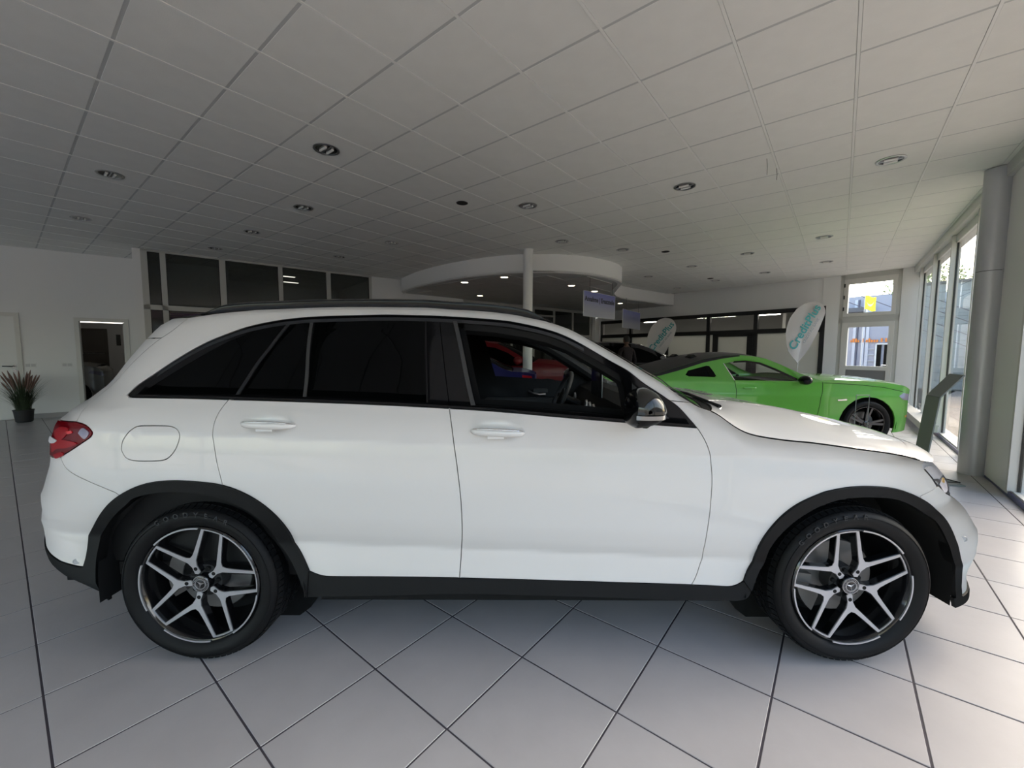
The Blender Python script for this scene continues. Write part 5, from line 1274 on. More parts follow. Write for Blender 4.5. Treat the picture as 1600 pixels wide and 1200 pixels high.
Bc.B.panel('tail_light', [(.60, 1.05), (.74, 1.03), (.80, .86), (.70, .84), (.60, .92)], mat('red_tail', (.55, .012, .02), .12, 0, 1.0), Bc.root, off=-.005, gap=0, rim=.01)
Bc.B.panel('fuel_flap', [(.02+.085*cos(2*pi*k/20)-.22, .96-.05+.085*sin(2*pi*k/20)) for k in range(20)], bpaint, Bc.root, off=-.003, gap=0, rim=.01)
Bc.B.panel('rear_arch_lip', arch(0, .385, .28) + arch(0, .405, .28)[::-1], bpaint, Bc.root, off=-.008, gap=0, rim=.02)
Bc.mirror(-1.85, 1.0, bpaint); Bc.wheels(.235, 'pair', M['rim_black'], M['steel']); Bc.cabin(-2.3, -.3, 1.3)

# ---- black SUV by the small flag
kpaint = mat('black_paint', (0.006, 0.006, 0.007), 0.22, 0, 1.0)
up = [(3.55, .30), (3.62, .50), (3.60, .75), (3.52, .92), (3.42, 1.00), (3.05, 1.075), (2.55, 1.13), (2.30, 1.16), (2.02, 1.30), (1.70, 1.47), (1.48, 1.555), (1.15, 1.60), (.60, 1.62), (.05, 1.60), (-.40, 1.56), (-.70, 1.48), (-.82, 1.22), (-.92, 1.0), (-.95, .72), (-.90, .30)]
Kc = Car('black_suv', 'black SUV with a pale windscreen, left of the green coupe in the back', (2.05, 11.9, 0), radians(-6), .93, up, .26, (0.0, 2.75), .36, 1.07, kpaint, M['privacy'], .36)
kw1 = [(1.16, 1.09), (1.16, 1.50), (1.45, 1.46), (1.75, 1.34), (2.10, 1.12), (2.10, 1.09)]
kw2 = [(.05, 1.10), (.10, 1.50), (.60, 1.53), (1.08, 1.51), (1.08, 1.09)]
Kc.side([kw1, kw2], .08, .05)
Kc.across('front_bumper', 0, 4, kpaint, (.14, .01), 3.0); Kc.across('bonnet', 4, 7, kpaint, lambda u: (.14*(1-u)+.1*u, .07), 2.6)
Kc.across('windscreen', 7, 10, glass('pale_screen', (.45, .47, .46), 1.9), lambda u: (.14*(1-u)+.05, .04), 2.4); Kc.across('roof_panel', 10, 15, kpaint, (0, .045), 2.4)
Kc.across('rear_window', 15, 17, M['privacy'], (-.06, 0), 2.4); Kc.across('rear_bumper', 17, 19, kpaint, (-.06, 0), 2.6)
Kc.pane('front_pane', kw1); Kc.pane('rear_pane', kw2)
Kc.B.panel('headlight', [(3.46, .93), (3.22, .96), (3.10, .93), (3.25, .87), (3.48, .84)], M['clear_lens'], Kc.root, off=-.004, gap=0, rim=.01)
Kc.mirror(1.98, 1.17, M['dark_chrome'], .12, .08); Kc.wheels(.25, 'pair', M['rim_black'], M['steel']); Kc.cabin(-.2, 2.2, 1.5)

# ---- silver car in the back room, only its rounded tail shows through the doorway
spaint = mat('silver_paint', (0.36, 0.36, 0.36), 0.3, .4, 1.0)
up = [(-.75, .30), (-.85, .50), (-.85, .75), (-.78, .95), (-.62, 1.06), (-.35, 1.09), (.0, 1.16), (.3, 1.28), (.7, 1.36), (1.2, 1.38), (1.6, 1.30), (2.0, 1.12), (2.5, 1.0), (3.0, .88), (3.2, .7), (3.2, .45), (3.15, .30)]
up = [(-x, z) for x, z in up][::1]
sl_ = LW @ Vector((0.55, 1.95, 0))
Sc = Car('silver_car', 'silver car whose rounded front shows through the open doorway at left', (sl_.x, sl_.y, 0), radians(38), .80, [(.62, .30), (.70, .50), (.70, .72), (.62, .88), (.46, .98), (.20, 1.04), (-.15, 1.09), (-.40, 1.12), (-.60, 1.12), (-.66, .9), (-.66, .30)], .26, (0.0,), .31, .95, spaint, M['privacy'], .40, (.5, .28), (.1, .02))
Sc.side([], .07, .05)
Sc.across('front_bumper', 0, 4, spaint, (.08, .01), 2.6); Sc.across('bonnet', 4, 8, spaint, (.04, .05), 2.4); Sc.across('rear_face', 8, 10, M['gap'], (0, 0), 2.4)
Sc.B.panel('headlight', [(.56, .86), (.38, .90), (.34, .84), (.58, .76)], M['clear_lens'], Sc.root, off=-.004, gap=0, rim=.01)
Sc.wheels(.22, 'pair', M['rim_black'], M['steel'], .2)

# ================================================================== CEILING FITTINGS
def downlight_proto():
    t = empty('downlight')
    MB().lathe([(.098, 0.0), (.124, 0.0), (.124, -.007), (.112, -.011), (.100, -.007)], 40, None, True).build('trim_ring', M['steel'], t, True, 40)
    MB().lathe([(.100, -.004), (.085, -.0035), (.05, -.003), (0, -.003)], 40).build('reflector', M['dark_chrome'], t, True)
    for sx in (-1, 1):
        MB().tube([(sx*.035-.0, -.055, -.010), (sx*.035, .055, -.010)], .013, 8).build('lamp', mat('lamp_off', (.75, .75, .72), .15, 0, .5) if sx < 0 else bpy.data.materials['lamp_off'], t, True)
    MB().box((-.006, -.095, -.008), (.006, .095, -.0035)).build('baffle', M['steel'], t)
    return t
DL = [((-1.844, 4.23), 'large unlit downlight above the rear roof rail, nearest on the left half'), ((-4.567, 4.825), 'unlit downlight in the far left runner bay, nearer of its two'), ((-6.54, 6.397), 'unlit downlight in the far left runner bay, farther of its two'),
      ((-2.915, 5.891), 'unlit downlight second in the row running back from the large left one'), ((-4.378, 7.076), 'unlit downlight third in the row running towards the office glazing'), ((-5.813, 8.216), 'unlit downlight closest to the top of the office glazing'),
      ((-2.227, 7.744), 'unlit downlight in front of the left end of the curved bulkhead'), ((-3.68, 8.897), 'unlit downlight above the last pane of the office glazing'), ((.211, 5.787), 'unlit downlight straight above the white column, nearer the camera'),
      ((2.075, 5.116), 'unlit downlight above the green coupe roof, nearest there'), ((3.919, 4.422), 'unlit downlight nearest the grey column'), ((.897, 7.618), 'unlit downlight right of the white column head, before the bulkhead'),
      ((2.16, 8.214), 'unlit downlight at the right-hand bend of the bulkhead'), ((4.765, 8.496), 'unlit downlight above the upright between the two black frames'), ((4.191, 9.765), 'unlit downlight second behind the dark ceiling hole on the right'),
      ((5.394, 7.273), 'unlit downlight above the big teardrop flag, nearer one'), ((6.931, 9.242), 'unlit downlight just above the transom of the glazed yard door'), ((3.616, 11.096), 'unlit downlight right of the bulkhead edge, above the hanging signs'),
      ((5.172, 13.065), 'unlit downlight deepest in the room, above the back wall corner'), ((6.355, 10.513), 'unlit downlight above the back fascia, left of the yard door'), ((5.678, 11.652), 'unlit downlight close to the small ceiling hole by the back fascia')]
proto = downlight_proto()
for i, ((x, y), lb) in enumerate(DL):
    o = proto if i == 0 else copy_tree(proto)
    o.location = (x, y, HC - .001); o.rotation_euler = (0, 0, radians(51.3))
    tag(o, lb, 'downlight', 'unlit downlights in the grid ceiling')
lit = [((-1.127, 9.846), 'glowing downlight under the bulkhead, leftmost bright one'), ((-.176, 9.155), 'glowing downlight under the bulkhead, left of the white column'), ((1.46, 10.269), 'glowing downlight under the bulkhead, right of the white column'),
       ((-.948, 12.205), 'faint glowing downlight deep under the left of the bulkhead'), ((2.22, 11.229), 'glowing downlight just above the lettered hanging sign'), ((3.646, 14.027), 'glowing downlight beyond the lettered hanging sign')]
lp = empty('soffit_downlight')
MB().lathe([(.080, 0.0), (.105, 0.0), (.105, -.006), (.092, -.009), (.082, -.006)], 32, None, True).build('trim_ring', M['steel'], lp, True, 40)
MB().lathe([(.081, -.004), (0, -.004)], 32).build('lamp', M['lamp_warm'], lp, True)
for i, ((x, y), lb) in enumerate(lit):
    o = lp if i == 0 else copy_tree(lp); o.location = (x, y, HS - .001); tag(o, lb, 'downlight', 'lit downlights under the bulkhead')
sp0 = empty('ceiling_speaker')
MB().cyl(.072, -.004, 0, 32).build('opening', M['black_hole'], sp0); MB().lathe([(.070, 0), (.080, 0), (.078, -.005), (.070, -.005)], 32, None, True).build('collar', M['frame_black'], sp0, True, 40)
for i, ((x, y), lb) in enumerate((((-.68, 5.698), 'round black hole in the ceiling left of the white column'), ((3.053, 8.358), 'round black hole in the ceiling right of the bulkhead'), ((5.391, 11.353), 'small black ceiling hole near the back fascia'))):
    o = sp0 if i == 0 else copy_tree(sp0); o.location = (x, y, HC - .001); tag(o, lb, 'ceiling opening', 'black ceiling holes')
for i, ((x, y), lb, L) in enumerate((((2.62, 4.40), 'fine dark thread hanging from the ceiling, left of a pair', .16), ((2.86, 4.62), 'fine dark thread hanging from the ceiling, right of a pair', .12))):
    o = MB().tube([(x, y, HC), (x + .01, y, HC - L*.5), (x + .015, y + .01, HC - L)], .0022, 5).build('hanging_thread', M['frame_black']); tag(o, lb, 'thread', 'loose threads below the ceiling')

# ================================================================== HANGING SIGNS
def acrylic():
    m = film('blue_white_acrylic', (.62, .63, .86), .22, .05); t = m.node_tree
    tc = t.nodes.new('ShaderNodeTexCoord'); sp = t.nodes.new('ShaderNodeSeparateXYZ'); r = t.nodes.new('ShaderNodeValToRGB')
    t.links.new(tc.outputs['Generated'], sp.inputs[0]); t.links.new(sp.outputs['Z'], r.inputs[0])
    r.color_ramp.elements[0].color = (.80, .82, .93, 1); r.color_ramp.elements[1].color = (.40, .44, .95, 1); r.color_ramp.elements[0].position = .25
    for n in t.nodes:
        if n.type in ('BSDF_DIFFUSE', 'BSDF_TRANSLUCENT'): t.links.new(r.outputs[0], n.inputs[0])
    return m
M['acrylic'] = acrylic(); edge_m = mat('acrylic_edge', (.80, .82, .85), .15, 0, .5)
def sign(loc, ang, w, h, label, text, hang):
    t = empty('hanging_sign', loc, radians(ang)); tag(t, label, 'sign')
    MB().box((0, -.005, 0), (w, .005, h)).build('panel', M['acrylic'], t)
    MB().box((-.008, -.007, 0), (0, .007, h)).box((w, -.007, 0), (w + .008, .007, h)).box((0, -.007, -.006), (w, .007, 0)).box((0, -.007, h), (w, .007, h + .006)).build('edge', edge_m, t)
    for x in (.18*w, .90*w): MB().tube([(x, 0, h), (x, 0, hang - loc[2])], .004, 6).build('wire', M['frame_black'], t)
    if text: text_mesh(text, .150, .001, M['frame_black'], 'lettering', Matrix.Translation((w*.5, -.0075, h*.70)) @ Matrix.Rotation(pi/2, 4, 'X') @ Matrix.Scale(.98, 4, (1, 0, 0)), t)
sign((1.547, 9.0, 2.155), 47.8, 1.38, .54, 'translucent blue hanging sign lettered Annahme and Ersatzteile', 'Annahme | Ersatzteile', HS)
sign((3.28, 12.3, 2.10), 56, 1.70, .54, 'plain translucent blue hanging sign right of the lettered one', None, HS)

# ================================================================== TEARDROP FLAGS
def flag(loc, rz, outline, label, tsize, tang, tpos, pole_top):
    """outline in metres, x right, z up from the foot of the pole"""
    t = empty('teardrop_flag', loc, rz); tag(t, label, 'flag')
    ol = spline(outline + [outline[0]], .03)[:-1]; cx = sum(p[0] for p in ol)/len(ol); cz = sum(p[1] for p in ol)/len(ol)
    rows = []
    for k in (0, .25, .5, .75, 1.0): rows.append([(cx+(x-cx)*k, .02*sin(5*(cz+(z-cz)*k)+3*k) + .012*sin(9*(cx+(x-cx)*k)), cz+(z-cz)*k) for x, z in ol + [ol[0]]])
    cloth = MB().grid(rows).build('cloth', M['flagcloth'], t, True, 80)
    MB().tube([(x, .004, z) for x, z in outline[:1] + outline[1:6]], .008, 8).build('hem_rod', M['white_gloss'], t, True)
    MB().tube([(outline[0][0], 0, outline[0][1]), (outline[0][0]-.02, 0, .06)], .012, 8).build('pole', M['steel'], t, True)
    MB().box((-.30, -.03, 0), (.30, .03, .02)).box((-.03, -.30, 0), (.03, .30, .02)).cyl(.03, .02, .10, 16).build('cross_base', M['steel'], t)
    for body_, sz, m_, dx, dz in (('CreditPlus', tsize, M['teal'], 0, 0), ('CREDIT AG BANK', tsize*.30, M['flag_grey'], tsize*.62, 0)):
        c, s_ = cos(tang), sin(tang)
        T_ = Matrix.Translation((tpos[0] + dx*s_ - dz*c, -.045, tpos[1] - dx*c)) @ Matrix.Rotation(pi/2, 4, 'X') @ Matrix.Rotation(tang, 4, 'Z')
        text_mesh(body_, sz, .002, m_, 'lettering', T_, t)
M['flagcloth'] = film('flag_cloth', (.74, .71, .70), .03, .6); M['teal'] = mat('teal_print', (.03, .30, .31), .6); M['flag_grey'] = mat('grey_print', (.34, .36, .38), .6)
s_ = 1/59.8
big = [((px-1249)*s_, 1.386+(550.8-py)*s_) for px, py in ((1246, 568), (1229, 548), (1225, 522), (1230, 500), (1240, 485), (1252, 477), (1267, 474), (1279, 479), (1284, 490), (1279, 507), (1270, 528), (1258, 552))]
flag((7.50, 10.7, 0), 0, big, 'big white teardrop flag lettered CreditPlus beside the white pillar', .30, radians(61), ((1252-1249)*s_, 1.386+(550.8-513)*s_), 2.66)
s_ = 640/13.3; s_ = 1/s_
sm = [((px-1028)*s_, 1.386+(550-py)*s_) for px, py in ((1022, 575), (1011, 548), (1010, 528), (1016, 512), (1026, 502), (1037, 498.5), (1048, 501), (1054, 511), (1052, 523), (1044, 540), (1036, 556))]
flag((4.74, 13.3, 0), 0, sm, 'small teardrop flag lettered CreditPlus behind the black SUV', .26, radians(52), ((1031-1028)*s_, 1.386+(550-527)*s_), 2.4)

# ================================================================== STAND, BENCH, PLANT, SWITCHES
M['stand'] = mat('stand_grey_green', (.195, .212, .198), .55, 0)
t = empty('info_stand', (4.47, 4.22, 0)); tag(t, 'grey-green bent sheet metal information stand in front of the grey column', 'stand')
Wd = Vector((cos(radians(68)), sin(radians(68)), 0)) * .25; Ud = Vector((cos(radians(-14)), sin(radians(-14)), 0))
def sheet(name, a, b, th=.012):
    p = [Ud*a[0]+Vector((0, 0, a[1])), Ud*b[0]+Vector((0, 0, b[1]))]; n = (p[1]-p[0]).cross(Wd).normalized()*th
    q = [p[0], p[0]+Wd, p[1]+Wd, p[1]]; MB().add([tuple(v) for v in q] + [tuple(v+n) for v in q], [(0,3,2,1),(4,5,6,7),(0,1,5,4),(1,2,6,5),(2,3,7,6),(3,0,4,7)]).build(name, M['stand'], t)
sheet('upright', (-.115, .012), (-.020, .915)); sheet('reading_panel', (-.020, .915), (.165, 1.150))
MB().box((-.16, -.02, 0), (.24, .30, .012), Matrix.Rotation(radians(-14), 4, 'Z')).build('foot_plate', M['stand'], t)
fr_ = [Vector((4.46, 4.50, .012)), Vector((4.70, 4.42, .012)), Vector((4.74, 4.24, .012)), Vector((4.50, 4.26, .012))]
tag(MB().tube([tuple(v) for v in fr_], .008, 8).build('floor_loop', M['frame_black'], None, True), 'thin black wire loop lying on the floor beside the grey column', 'wire')
t = empty('wire_frame_stand', (4.30, 5.0, 0)); tag(t, 'thin empty wire display frame standing before the green coupe front wheel', 'stand')
for x in (-.075, .085): MB().tube([(x, 0, .012), (x, 0, .86)], .004, 6).build('upright', M['steel'], t, True)
MB().tube([(-.075, 0, .86), (.085, 0, .86)], .004, 6).build('top_bar', M['steel'], t, True)
MB().box((-.10, -.10, 0), (.11, .10, .012)).build('foot_plate', M['steel'], t)
t = empty('radiator_bench', RW @ Vector((3.42, .03, 0))); tag(t, 'long low grey radiator bench along the right window wall', 'radiator')
RR = Matrix.Rotation(radians(51.6), 4, 'Z'); bg = mat('radiator_grey', (.46, .46, .43), .4)
MB(RR).box((-2.0, .03, .185), (2.05, .225, .21)).build('top_cover', bg, t)
MB(RR).box((-1.98, .04, .085), (2.03, .215, .185)).build('heater_body', bg, t)
for x in (-1.8, -.2, 1.7): MB(RR).box((x - .03, .07, 0), (x + .03, .14, .085)).build('foot', M['frame_black'], t)

for i, (s, lb) in enumerate(((.255, 'white double light switch beside the handle of the closed door'), (.755, 'white double light switch left of the open doorway'))):
    t = empty('light_switch', LW @ Vector((s, 0, 1.07))); tag(t, lb, 'switch', 'light switches on the left wall'); R3 = Matrix.Rotation(radians(38), 4, 'Z')
    MB(R3).box((-.075, -.010, -.04), (.075, 0, .04)).build('cover_plate', M['white_gloss'], t)
    for dx in (-.036, .036): MB(R3).box((dx - .028, -.016, -.028), (dx + .028, -.010, .028)).build('rocker', mat('switch_grey', (.55, .55, .55), .4), t)

pc = LW @ Vector((.215, -.50, 0))
t = empty('potted_grass', pc); tag(t, 'potted ornamental grass with pinkish plumes against the left wall', 'plant')
MB().lathe([(0, .005), (.10, .005), (.115, .02), (.135, .22), (.142, .225), (.142, .24), (.128, .24), (.120, .20), (0, .20)], 28).build('pot', mat('black_pot', (.012, .012, .013), .5), t, True, 35)
random.seed(11); gm = MB(); pm = MB()
for k in range(420):
    a_ = random.uniform(0, 2*pi); L = random.uniform(.35, .80); sp_2 = random.uniform(.05, .38); r0 = random.uniform(0, .10); w = random.uniform(.003, .006); pts = []
    for j in range(6):
        u = j/5; r = r0 + sp_2*u**1.7; z = .20 + L*(u - .32*sp_2*u*u*1.6); pts.append(Vector((r*cos(a_), r*sin(a_), z)))
    q = Vector((-sin(a_), cos(a_), 0)); vs = []
    for j, p in enumerate(pts): ww = w*(1-(j/5)**2); vs += [tuple(p - q*ww), tuple(p + q*ww)]
    gm.add(vs, [(2*j, 2*j+1, 2*j+3, 2*j+2) for j in range(5)])
for k in range(34):
    a_ = random.uniform(0, 2*pi); L = random.uniform(.62, .88); r = random.uniform(.10, .26); b = Vector((r*cos(a_)*.5, r*sin(a_)*.5, .20 + L*.55)); e = Vector((r*cos(a_), r*sin(a_), .20 + L*.92))
    pm.tube([tuple(b.lerp(e, u)) for u in (0, .3, .6, .8, 1)], [.003, .008, .014, .013, .003], 6)
gm.build('grass_blades', mat('grass_green', (.030, .050, .022), .6, noise=(8, .4)), t)['kind'] = 'stuff'
pm.build('plumes', mat('plume_pink', (.20, .115, .095), .8), t)['kind'] = 'stuff'

# ================================================================== A PERSON BEHIND THE BLACK SUV
def person(loc, rz, h, label, top_m, leg_m, skin_m, hair_m):
    root = empty('person', loc, rz); tag(root, label, 'person')
    k = h/1.78
    J = {'pel': (0, 0, .95, .135), 'waist': (0, .01, 1.08, .125), 'chest': (0, .005, 1.28, .15), 'shou': (0, .01, 1.43, .095), 'neck': (0, 0, 1.52, .055), 'nk2': (0, -.01, 1.58, .055),
         'hl': (.10, 0, .90, .095), 'kl': (.11, -.02, .50, .062), 'al': (.115, .01, .09, .040), 'tl': (.125, -.15, .035, .035), 'hr': (-.10, 0, .90, .095), 'kr': (-.11, -.02, .50, .062), 'ar': (-.115, .01, .09, .040), 'tr': (-.125, -.15, .035, .035),
         'sl': (.19, .01, 1.41, .060), 'el': (.26, .03, 1.13, .043), 'wl': (.24, -.10, .90, .030), 'sr': (-.19, .01, 1.41, .060), 'er': (-.26, .03, 1.13, .043), 'wr': (-.24, -.10, .90, .030)}
    E_ = [('pel', 'waist'), ('waist', 'chest'), ('chest', 'shou'), ('shou', 'neck'), ('neck', 'nk2'), ('pel', 'hl'), ('hl', 'kl'), ('kl', 'al'), ('al', 'tl'), ('pel', 'hr'), ('hr', 'kr'), ('kr', 'ar'), ('ar', 'tr'), ('shou', 'sl'), ('sl', 'el'), ('el', 'wl'), ('shou', 'sr'), ('sr', 'er'), ('er', 'wr')]
    for sd, w in ((1, 'wl'), (-1, 'wr')):          # palms with five bent fingers
        wx, wy, wz, _ = J[w]; p = w + 'p'; J[p] = (wx, wy-.03, wz-.07, .030); E_.append((w, p))
        for q, (dx, L) in enumerate(((-.026, .062), (-.009, .072), (.009, .068), (.025, .055))):
            a_, b_ = f'{w}f{q}a', f'{w}f{q}b'; J[a_] = (wx+dx, wy-.045, wz-.07-L*.6, .0095); J[b_] = (wx+dx, wy-.030, wz-.07-L*1.15, .0085); E_ += [(p, a_), (a_, b_)]
        J[w+'t'] = (wx-sd*.040, wy-.055, wz-.065, .011); J[w+'u'] = (wx-sd*.042, wy-.065, wz-.105, .010); E_ += [(p, w+'t'), (w+'t', w+'u')]
    ks = list(J); me = bpy.data.meshes.new('body'); me.from_pydata([tuple(c*k for c in J[n][:3]) for n in ks], [(ks.index(a_), ks.index(b_)) for a_, b_ in E_], [])
    ob = bpy.data.objects.new('body', me); COL.objects.link(ob); md = ob.modifiers.new('skin', 'SKIN')
    for i, n in enumerate(ks): me.skin_vertices[0].data[i].radius = (J[n][3]*k*(1.25 if n in ('chest', 'waist', 'pel') else 1), J[n][3]*k*(.85 if n in ('chest', 'waist', 'pel') else 1))
    me.skin_vertices[0].data[0].use_root = True; ob.modifiers.new('sub', 'SUBSURF').levels = 2
    bpy.context.view_layer.update(); m2 = bpy.data.meshes.new_from_object(ob.evaluated_get(bpy.context.evaluated_depsgraph_get())); bpy.data.objects.remove(ob)
    m2.materials.clear()
    for mm in (top_m, leg_m, skin_m): m2.materials.append(mm)
    for p in m2.polygons:
        z = p.center.z/k; x = abs(p.center.x)/k; p.use_smooth = True
        p.material_index = 2 if (z > 1.50 or (z < .885 and x > .19)) else 1 if z < .96 and x < .19 else 0
    link('body', m2, root)
    hd = MB(); n = 16
    for i in range(n+1):
        pass
    rows = []
    for i in range(n+1):
        tt = pi*i/n; z = 1.665 + .118*cos(tt); r = sin(tt)**.9; chin = 1 - .28*max(0, (1.63-z)/.09)
        rows.append([(.073*r*chin*cos(2*pi*j/24), -.012+.094*r*(chin if sin(2*pi*j/24) < 0 else 1)*sin(2*pi*j/24), z) for j in range(25)])
    hd.grid([[tuple(c*k for c in q) for q in r] for r in rows])
    hd.ball((0, -.108*k, 1.648*k), (.013*k, .020*k, .022*k), 6)
    for sd in (-1, 1): hd.ball((sd*.074*k, .0, 1.655*k), (.010*k, .020*k, .030*k), 6)
    h_ = hd.build('head', skin_m, root, True, 80)
    for sd in (-1, 1): MB().ball((sd*.030*k, -.094*k, 1.672*k), (.011*k, .007*k, .007*k), 6).build('eye', M['gap'], h_, True)
    MB().ball((0, -.098*k, 1.605*k), (.024*k, .008*k, .006*k), 6).build('mouth', mat('lips', (.16, .06, .05), .5), h_, True)
    hr = []
    for i in range(10):
        tt = .62*pi*i/9; hr.append([(.080*sin(tt)*cos(2*pi*j/24)*k, (.004+.100*sin(tt)*sin(2*pi*j/24) + (.012 if sin(2*pi*j/24) < -.2 else 0)*sin(tt))*k, (1.672 + .122*cos(tt) + (.055*sin(tt)**2 if sin(2*pi*j/24) < -.2 else 0))*k) for j in range(25)])
    MB().grid(hr).build('hair', hair_m, h_, True, 80)
person((2.95, 10.62, 0), radians(200), 1.78, 'dark haired person in a dark maroon top beside the black SUV', mat('maroon_top', (.008, .003, .0035), .9), mat('dark_trousers', (.010, .010, .014), .8), mat('skin', (.12, .065, .045), .55), mat('dark_hair', (.008, .007, .006), .6))

# ================================================================== OUTSIDE
gm_ = bpy.data.materials.new('brick_paving'); gm_.use_nodes = True; nt_ = gm_.node_tree; pb = nt_.nodes['Principled BSDF']
bt = nt_.nodes.new('ShaderNodeTexBrick'); tc_ = nt_.nodes.new('ShaderNodeTexCoord'); bt.inputs['Scale'].default_value = 5; bt.inputs['Color1'].default_value = (.36, .29, .23, 1); bt.inputs['Color2'].default_value = (.46, .39, .32, 1); bt.inputs['Mortar'].default_value = (.22, .20, .17, 1)
nt_.links.new(tc_.outputs['Object'], bt.inputs['Vector']); nt_.links.new(bt.outputs[0], pb.inputs['Base Color']); pb.inputs['Roughness'].default_value = .85
og = MB()
og.prism([P(RW, -40, -.13), P(RW, -40, -60), P(RW, 60, -60), P(RW, 60, -.13)], -.30, -.06)
og.prism([P(RW, 5.95, -.2), P(RW, 60, -.2), P(RW, 60, 40), P(DW, -.5, 40), P(DW, -.3, .25), P(DW, 1.9, .25)], -.30, -.06)
og.box((-70, -70, -.40), (70, 70, -.31))
go = og.build('ground', gm_); tag(go, kind='structure')

# two buildings across the yard: pale one opposite the glazed door, grey clad one to its right
YF = DW @ Vector((0, 9.0, 0)); YA = radians(-55)
bd = empty('clad_building', DW @ Vector((.05, 9.0, 0)), YA); tag(bd, 'grey clad building across the yard, seen between the window mullions', 'building')
cladm = mat('cladding_grey', (.36, .41, .41), .6, noise=(1.5, .12))
MB().box((0, .03, -.06), (13, 6, 3.98)).build('core', mat('core_grey', (.16, .18, .18), .8), bd)
for k in range(13): MB().box((0, 0, .305*k), (13, .03, .293+.305*k)).build('board', cladm, bd)
MB().box((-.02, -.06, 3.96), (13.1, 6, 4.06)).build('parapet', mat('parapet', (.13, .14, .14), .5), bd)
for x in (1.55, 4.2): MB().cyl(.06, -.06, 4.0, 16, Matrix.Translation((x, -.07, 0))).build('downpipe', M['white_gloss'], bd, True)
for x in (2.3, 5.4, 8.5):
    wv = MB().box((x-.05, -.04, .95), (x+1.05, 0, 2.05)).build('window', M['white_gloss'], bd); MB().box((x, -.05, 1.0), (x+1.0, -.03, 2.0)).build('pane', M['privacy'], wv)
b2 = empty('yard_building', YF, YA); tag(b2, 'pale lavender grey building with dark doorway seen through the glazed yard door', 'building')
MB().box((-7, .03, -.06), (0, 5, 3.75)).build('wall', mat('pale_wall', (.36, .36, .42), .7), b2)
for x, m_ in ((-1.80, 0), (-1.66, 1), (-1.50, 0), (-1.36, 0), (-.42, 1)): MB().box((x, -.02, 0), (x+(.03 if m_ else .10), .03, 3.6)).build('joint_strip', mat('strip_blue', (.08, .08, .12), .6) if m_ else mat('strip_pale', (.55, .56, .62), .6), b2)
MB().box((-1.02, -.04, 0), (-.97, .03, 1.75)).box((-.60, -.04, 0), (-.55, .03, 1.75)).box((-1.02, -.04, 1.70), (-.55, .03, 1.75)).build('door_frame', M['white_gloss'], b2)
MB().box((-.97, -.01, 0), (-.83, .02, 1.70)).box((-.74, -.01, 0), (-.60, .02, 1.70)).build('door_glass', M['privacy'], b2)
for z in (1.0, 1.25, 1.5): MB().box((-1.33, -.02, z), (-1.06, .03, z+.02)).build('ledge', M['white_gloss'], b2)
MB().box((-2.6, -.7, 3.05), (-1.25, .03, 3.22)).build('awning', mat('awning_dark', (.10, .10, .11), .6), b2)
MB().box((-1.25, -.7, 3.0), (-1.18, .03, 3.30)).build('awning_edge', M['white_gloss'], b2)
random.seed(3); x = -1.86
while x < -.60:
    w = random.uniform(.04, .075); h0 = random.choice((.10, .10, .10, .16))
    MB().box((x, -.05, 1.80), (x+w, -.03, 1.80+h0)).build('orange_letter', bpy.data.materials.get('orange_print') or mat('orange_print', (.72, .22, .03), .6), b2); x += w + random.choice((.02, .02, .02, .08))
pg = empty('stay_frame', DW @ Vector((.5, 3.0, 0)), YA); tag(pg, 'white post frame with thin dark sloping stays outside the glazed yard door', 'frame')
for x, z in ((-2.6, 5.2), (2.4, 2.6)): MB().box((x-.05, -.05, -.06), (x+.05, .05, z)).build('post', M['white_gloss'], pg)
for k, dz in enumerate((-.62, -.28, .10, .42)):
    MB().tube([(-2.6, 0, 4.55+dz), (2.4, 0, 1.78+dz*.9)], .011, 6).build('stay', bpy.data.materials.get('rafter_dark') or mat('rafter_dark', (.10, .09, .12), .6), pg, True)
t = empty('yellow_flag', DW @ Vector((.12, 2.9, 0)), YA); tag(t, 'yellow flag with a white crescent outside the yard door', 'flag')
rows = [[(.27*j/12, .025*sin(j*.8+i*.3), 3.12 - .42*i/10 - .09*j/12 + .02*sin(j*.6)) for j in range(13)] for i in range(11)]
MB().grid(rows).build('cloth', film('yellow_cloth', (.72, .68, .05), .04, .6), t, True, 80)
cr_ = [[(.04+.20*j/12, .025*sin((.04+.20*j/12)/.27*12*.8+1.2)-.012, 2.97 - .17*sin(pi*j/12) + (.06*sin(pi*j/12) if i else 0) - .03) for j in range(13)] for i in range(2)]
MB().grid(cr_).build('crescent', M['white_gloss'], t, True, 80)
MB().tube([(0, 0, -.06), (0, 0, 3.2)], .010, 8).build('pole', M['white_gloss'], t, True)

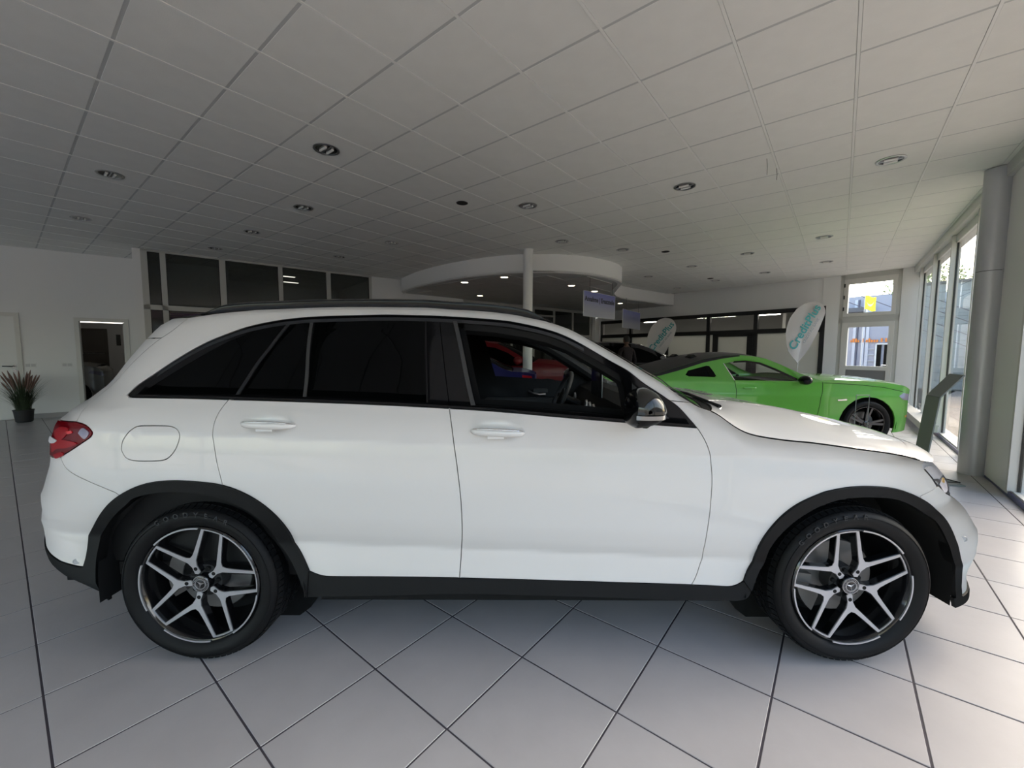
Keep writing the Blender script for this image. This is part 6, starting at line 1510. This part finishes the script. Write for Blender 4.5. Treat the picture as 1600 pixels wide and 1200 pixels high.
# unseen low house added behind the camera to shade the car and shape reflections
st_b = empty('added_house', P(RW, -6, -15) + (0,), radians(51.6 + 180)); tag(st_b, 'unseen low house front added across the street to shape light and reflections', 'building')
MB().box((-9, .05, -.06), (9, 7, 3.6)).build('wall', mat('pale_render', (.42, .40, .37), .85), st_b)
for x in range(-8, 9, 3):
    for z in (.9,):
        w_f = MB().box((x-.65, -.02, z-.05), (x+.65, .05, z+1.55)).build('window', M['white_gloss'], st_b); MB().box((x-.58, -.03, z), (x+.58, -.015, z+1.5)).build('pane', M['privacy'], w_f)
MB().add([(-9.3, -.4, 3.6), (9.3, -.4, 3.6), (9.3, 3.5, 5.2), (-9.3, 3.5, 5.2), (-9.3, 7.4, 3.6), (9.3, 7.4, 3.6)], [(0, 1, 2, 3), (3, 2, 5, 4), (0, 3, 4), (1, 5, 2), (0, 4, 5, 1)]).build('roof', mat('roof_tile', (.10, .05, .04), .8), st_b)

# trees behind the clad building
def tree(x, y, h, r, label, seed):
    random.seed(seed); t = empty('tree', (x, y, -.06)); tag(t, label, 'tree', 'trees beyond the yard')
    br_ = MB().tube([(0, 0, 0), (.1, .05, h*.35), (0, .1, h*.7)], [.16, .12, .06], 8)
    for k in range(9):
        a_ = random.uniform(0, 2*pi); z = h*random.uniform(.35, .65); br_.tube([(0, .05, z), (r*.4*cos(a_), r*.4*sin(a_), z+.5), (r*.75*cos(a_), r*.75*sin(a_), z+.9)], [.06, .04, .015], 6)
    br_.build('trunk', mat('bark', (.10, .08, .06), .9) if 'bark' not in bpy.data.materials else bpy.data.materials['bark'], t, True)
    lf_ = MB()
    for k in range(2600):
        d = Vector((random.gauss(0, 1), random.gauss(0, 1), random.gauss(0, 1))).normalized(); rad = random.uniform(.45, 1.0)**.6
        c = Vector((0, 0, h*.66)) + Vector((d.x*r*rad, d.y*r*rad, d.z*h*.34*rad)); u = Vector((random.gauss(0, 1), random.gauss(0, 1), random.gauss(0, 1))).normalized()*.10; w = u.cross(d).normalized()*.05
        lf_.add([tuple(c-u), tuple(c+w), tuple(c+u), tuple(c-w)], [(0, 1, 2, 3)])
    lf_.build('foliage', bpy.data.materials.get('leaf') or mat('leaf', (.34, .42, .16), .7), t)['kind'] = 'stuff'
for i, (s, n, h, r) in enumerate(((-1.2, 19.0, 6.4, 2.3), (4.2, 19.6, 7.4, 2.5), (9.8, 18.6, 6.6, 2.4))):
    p = P(DW, s, n); tree(p[0], p[1], h, r, ['leafy tree behind the joint of the two yard buildings', 'tall leafy tree above the clad building, seen through the tall panes', 'leafy tree behind the right end of the clad building'][i], 40+i)
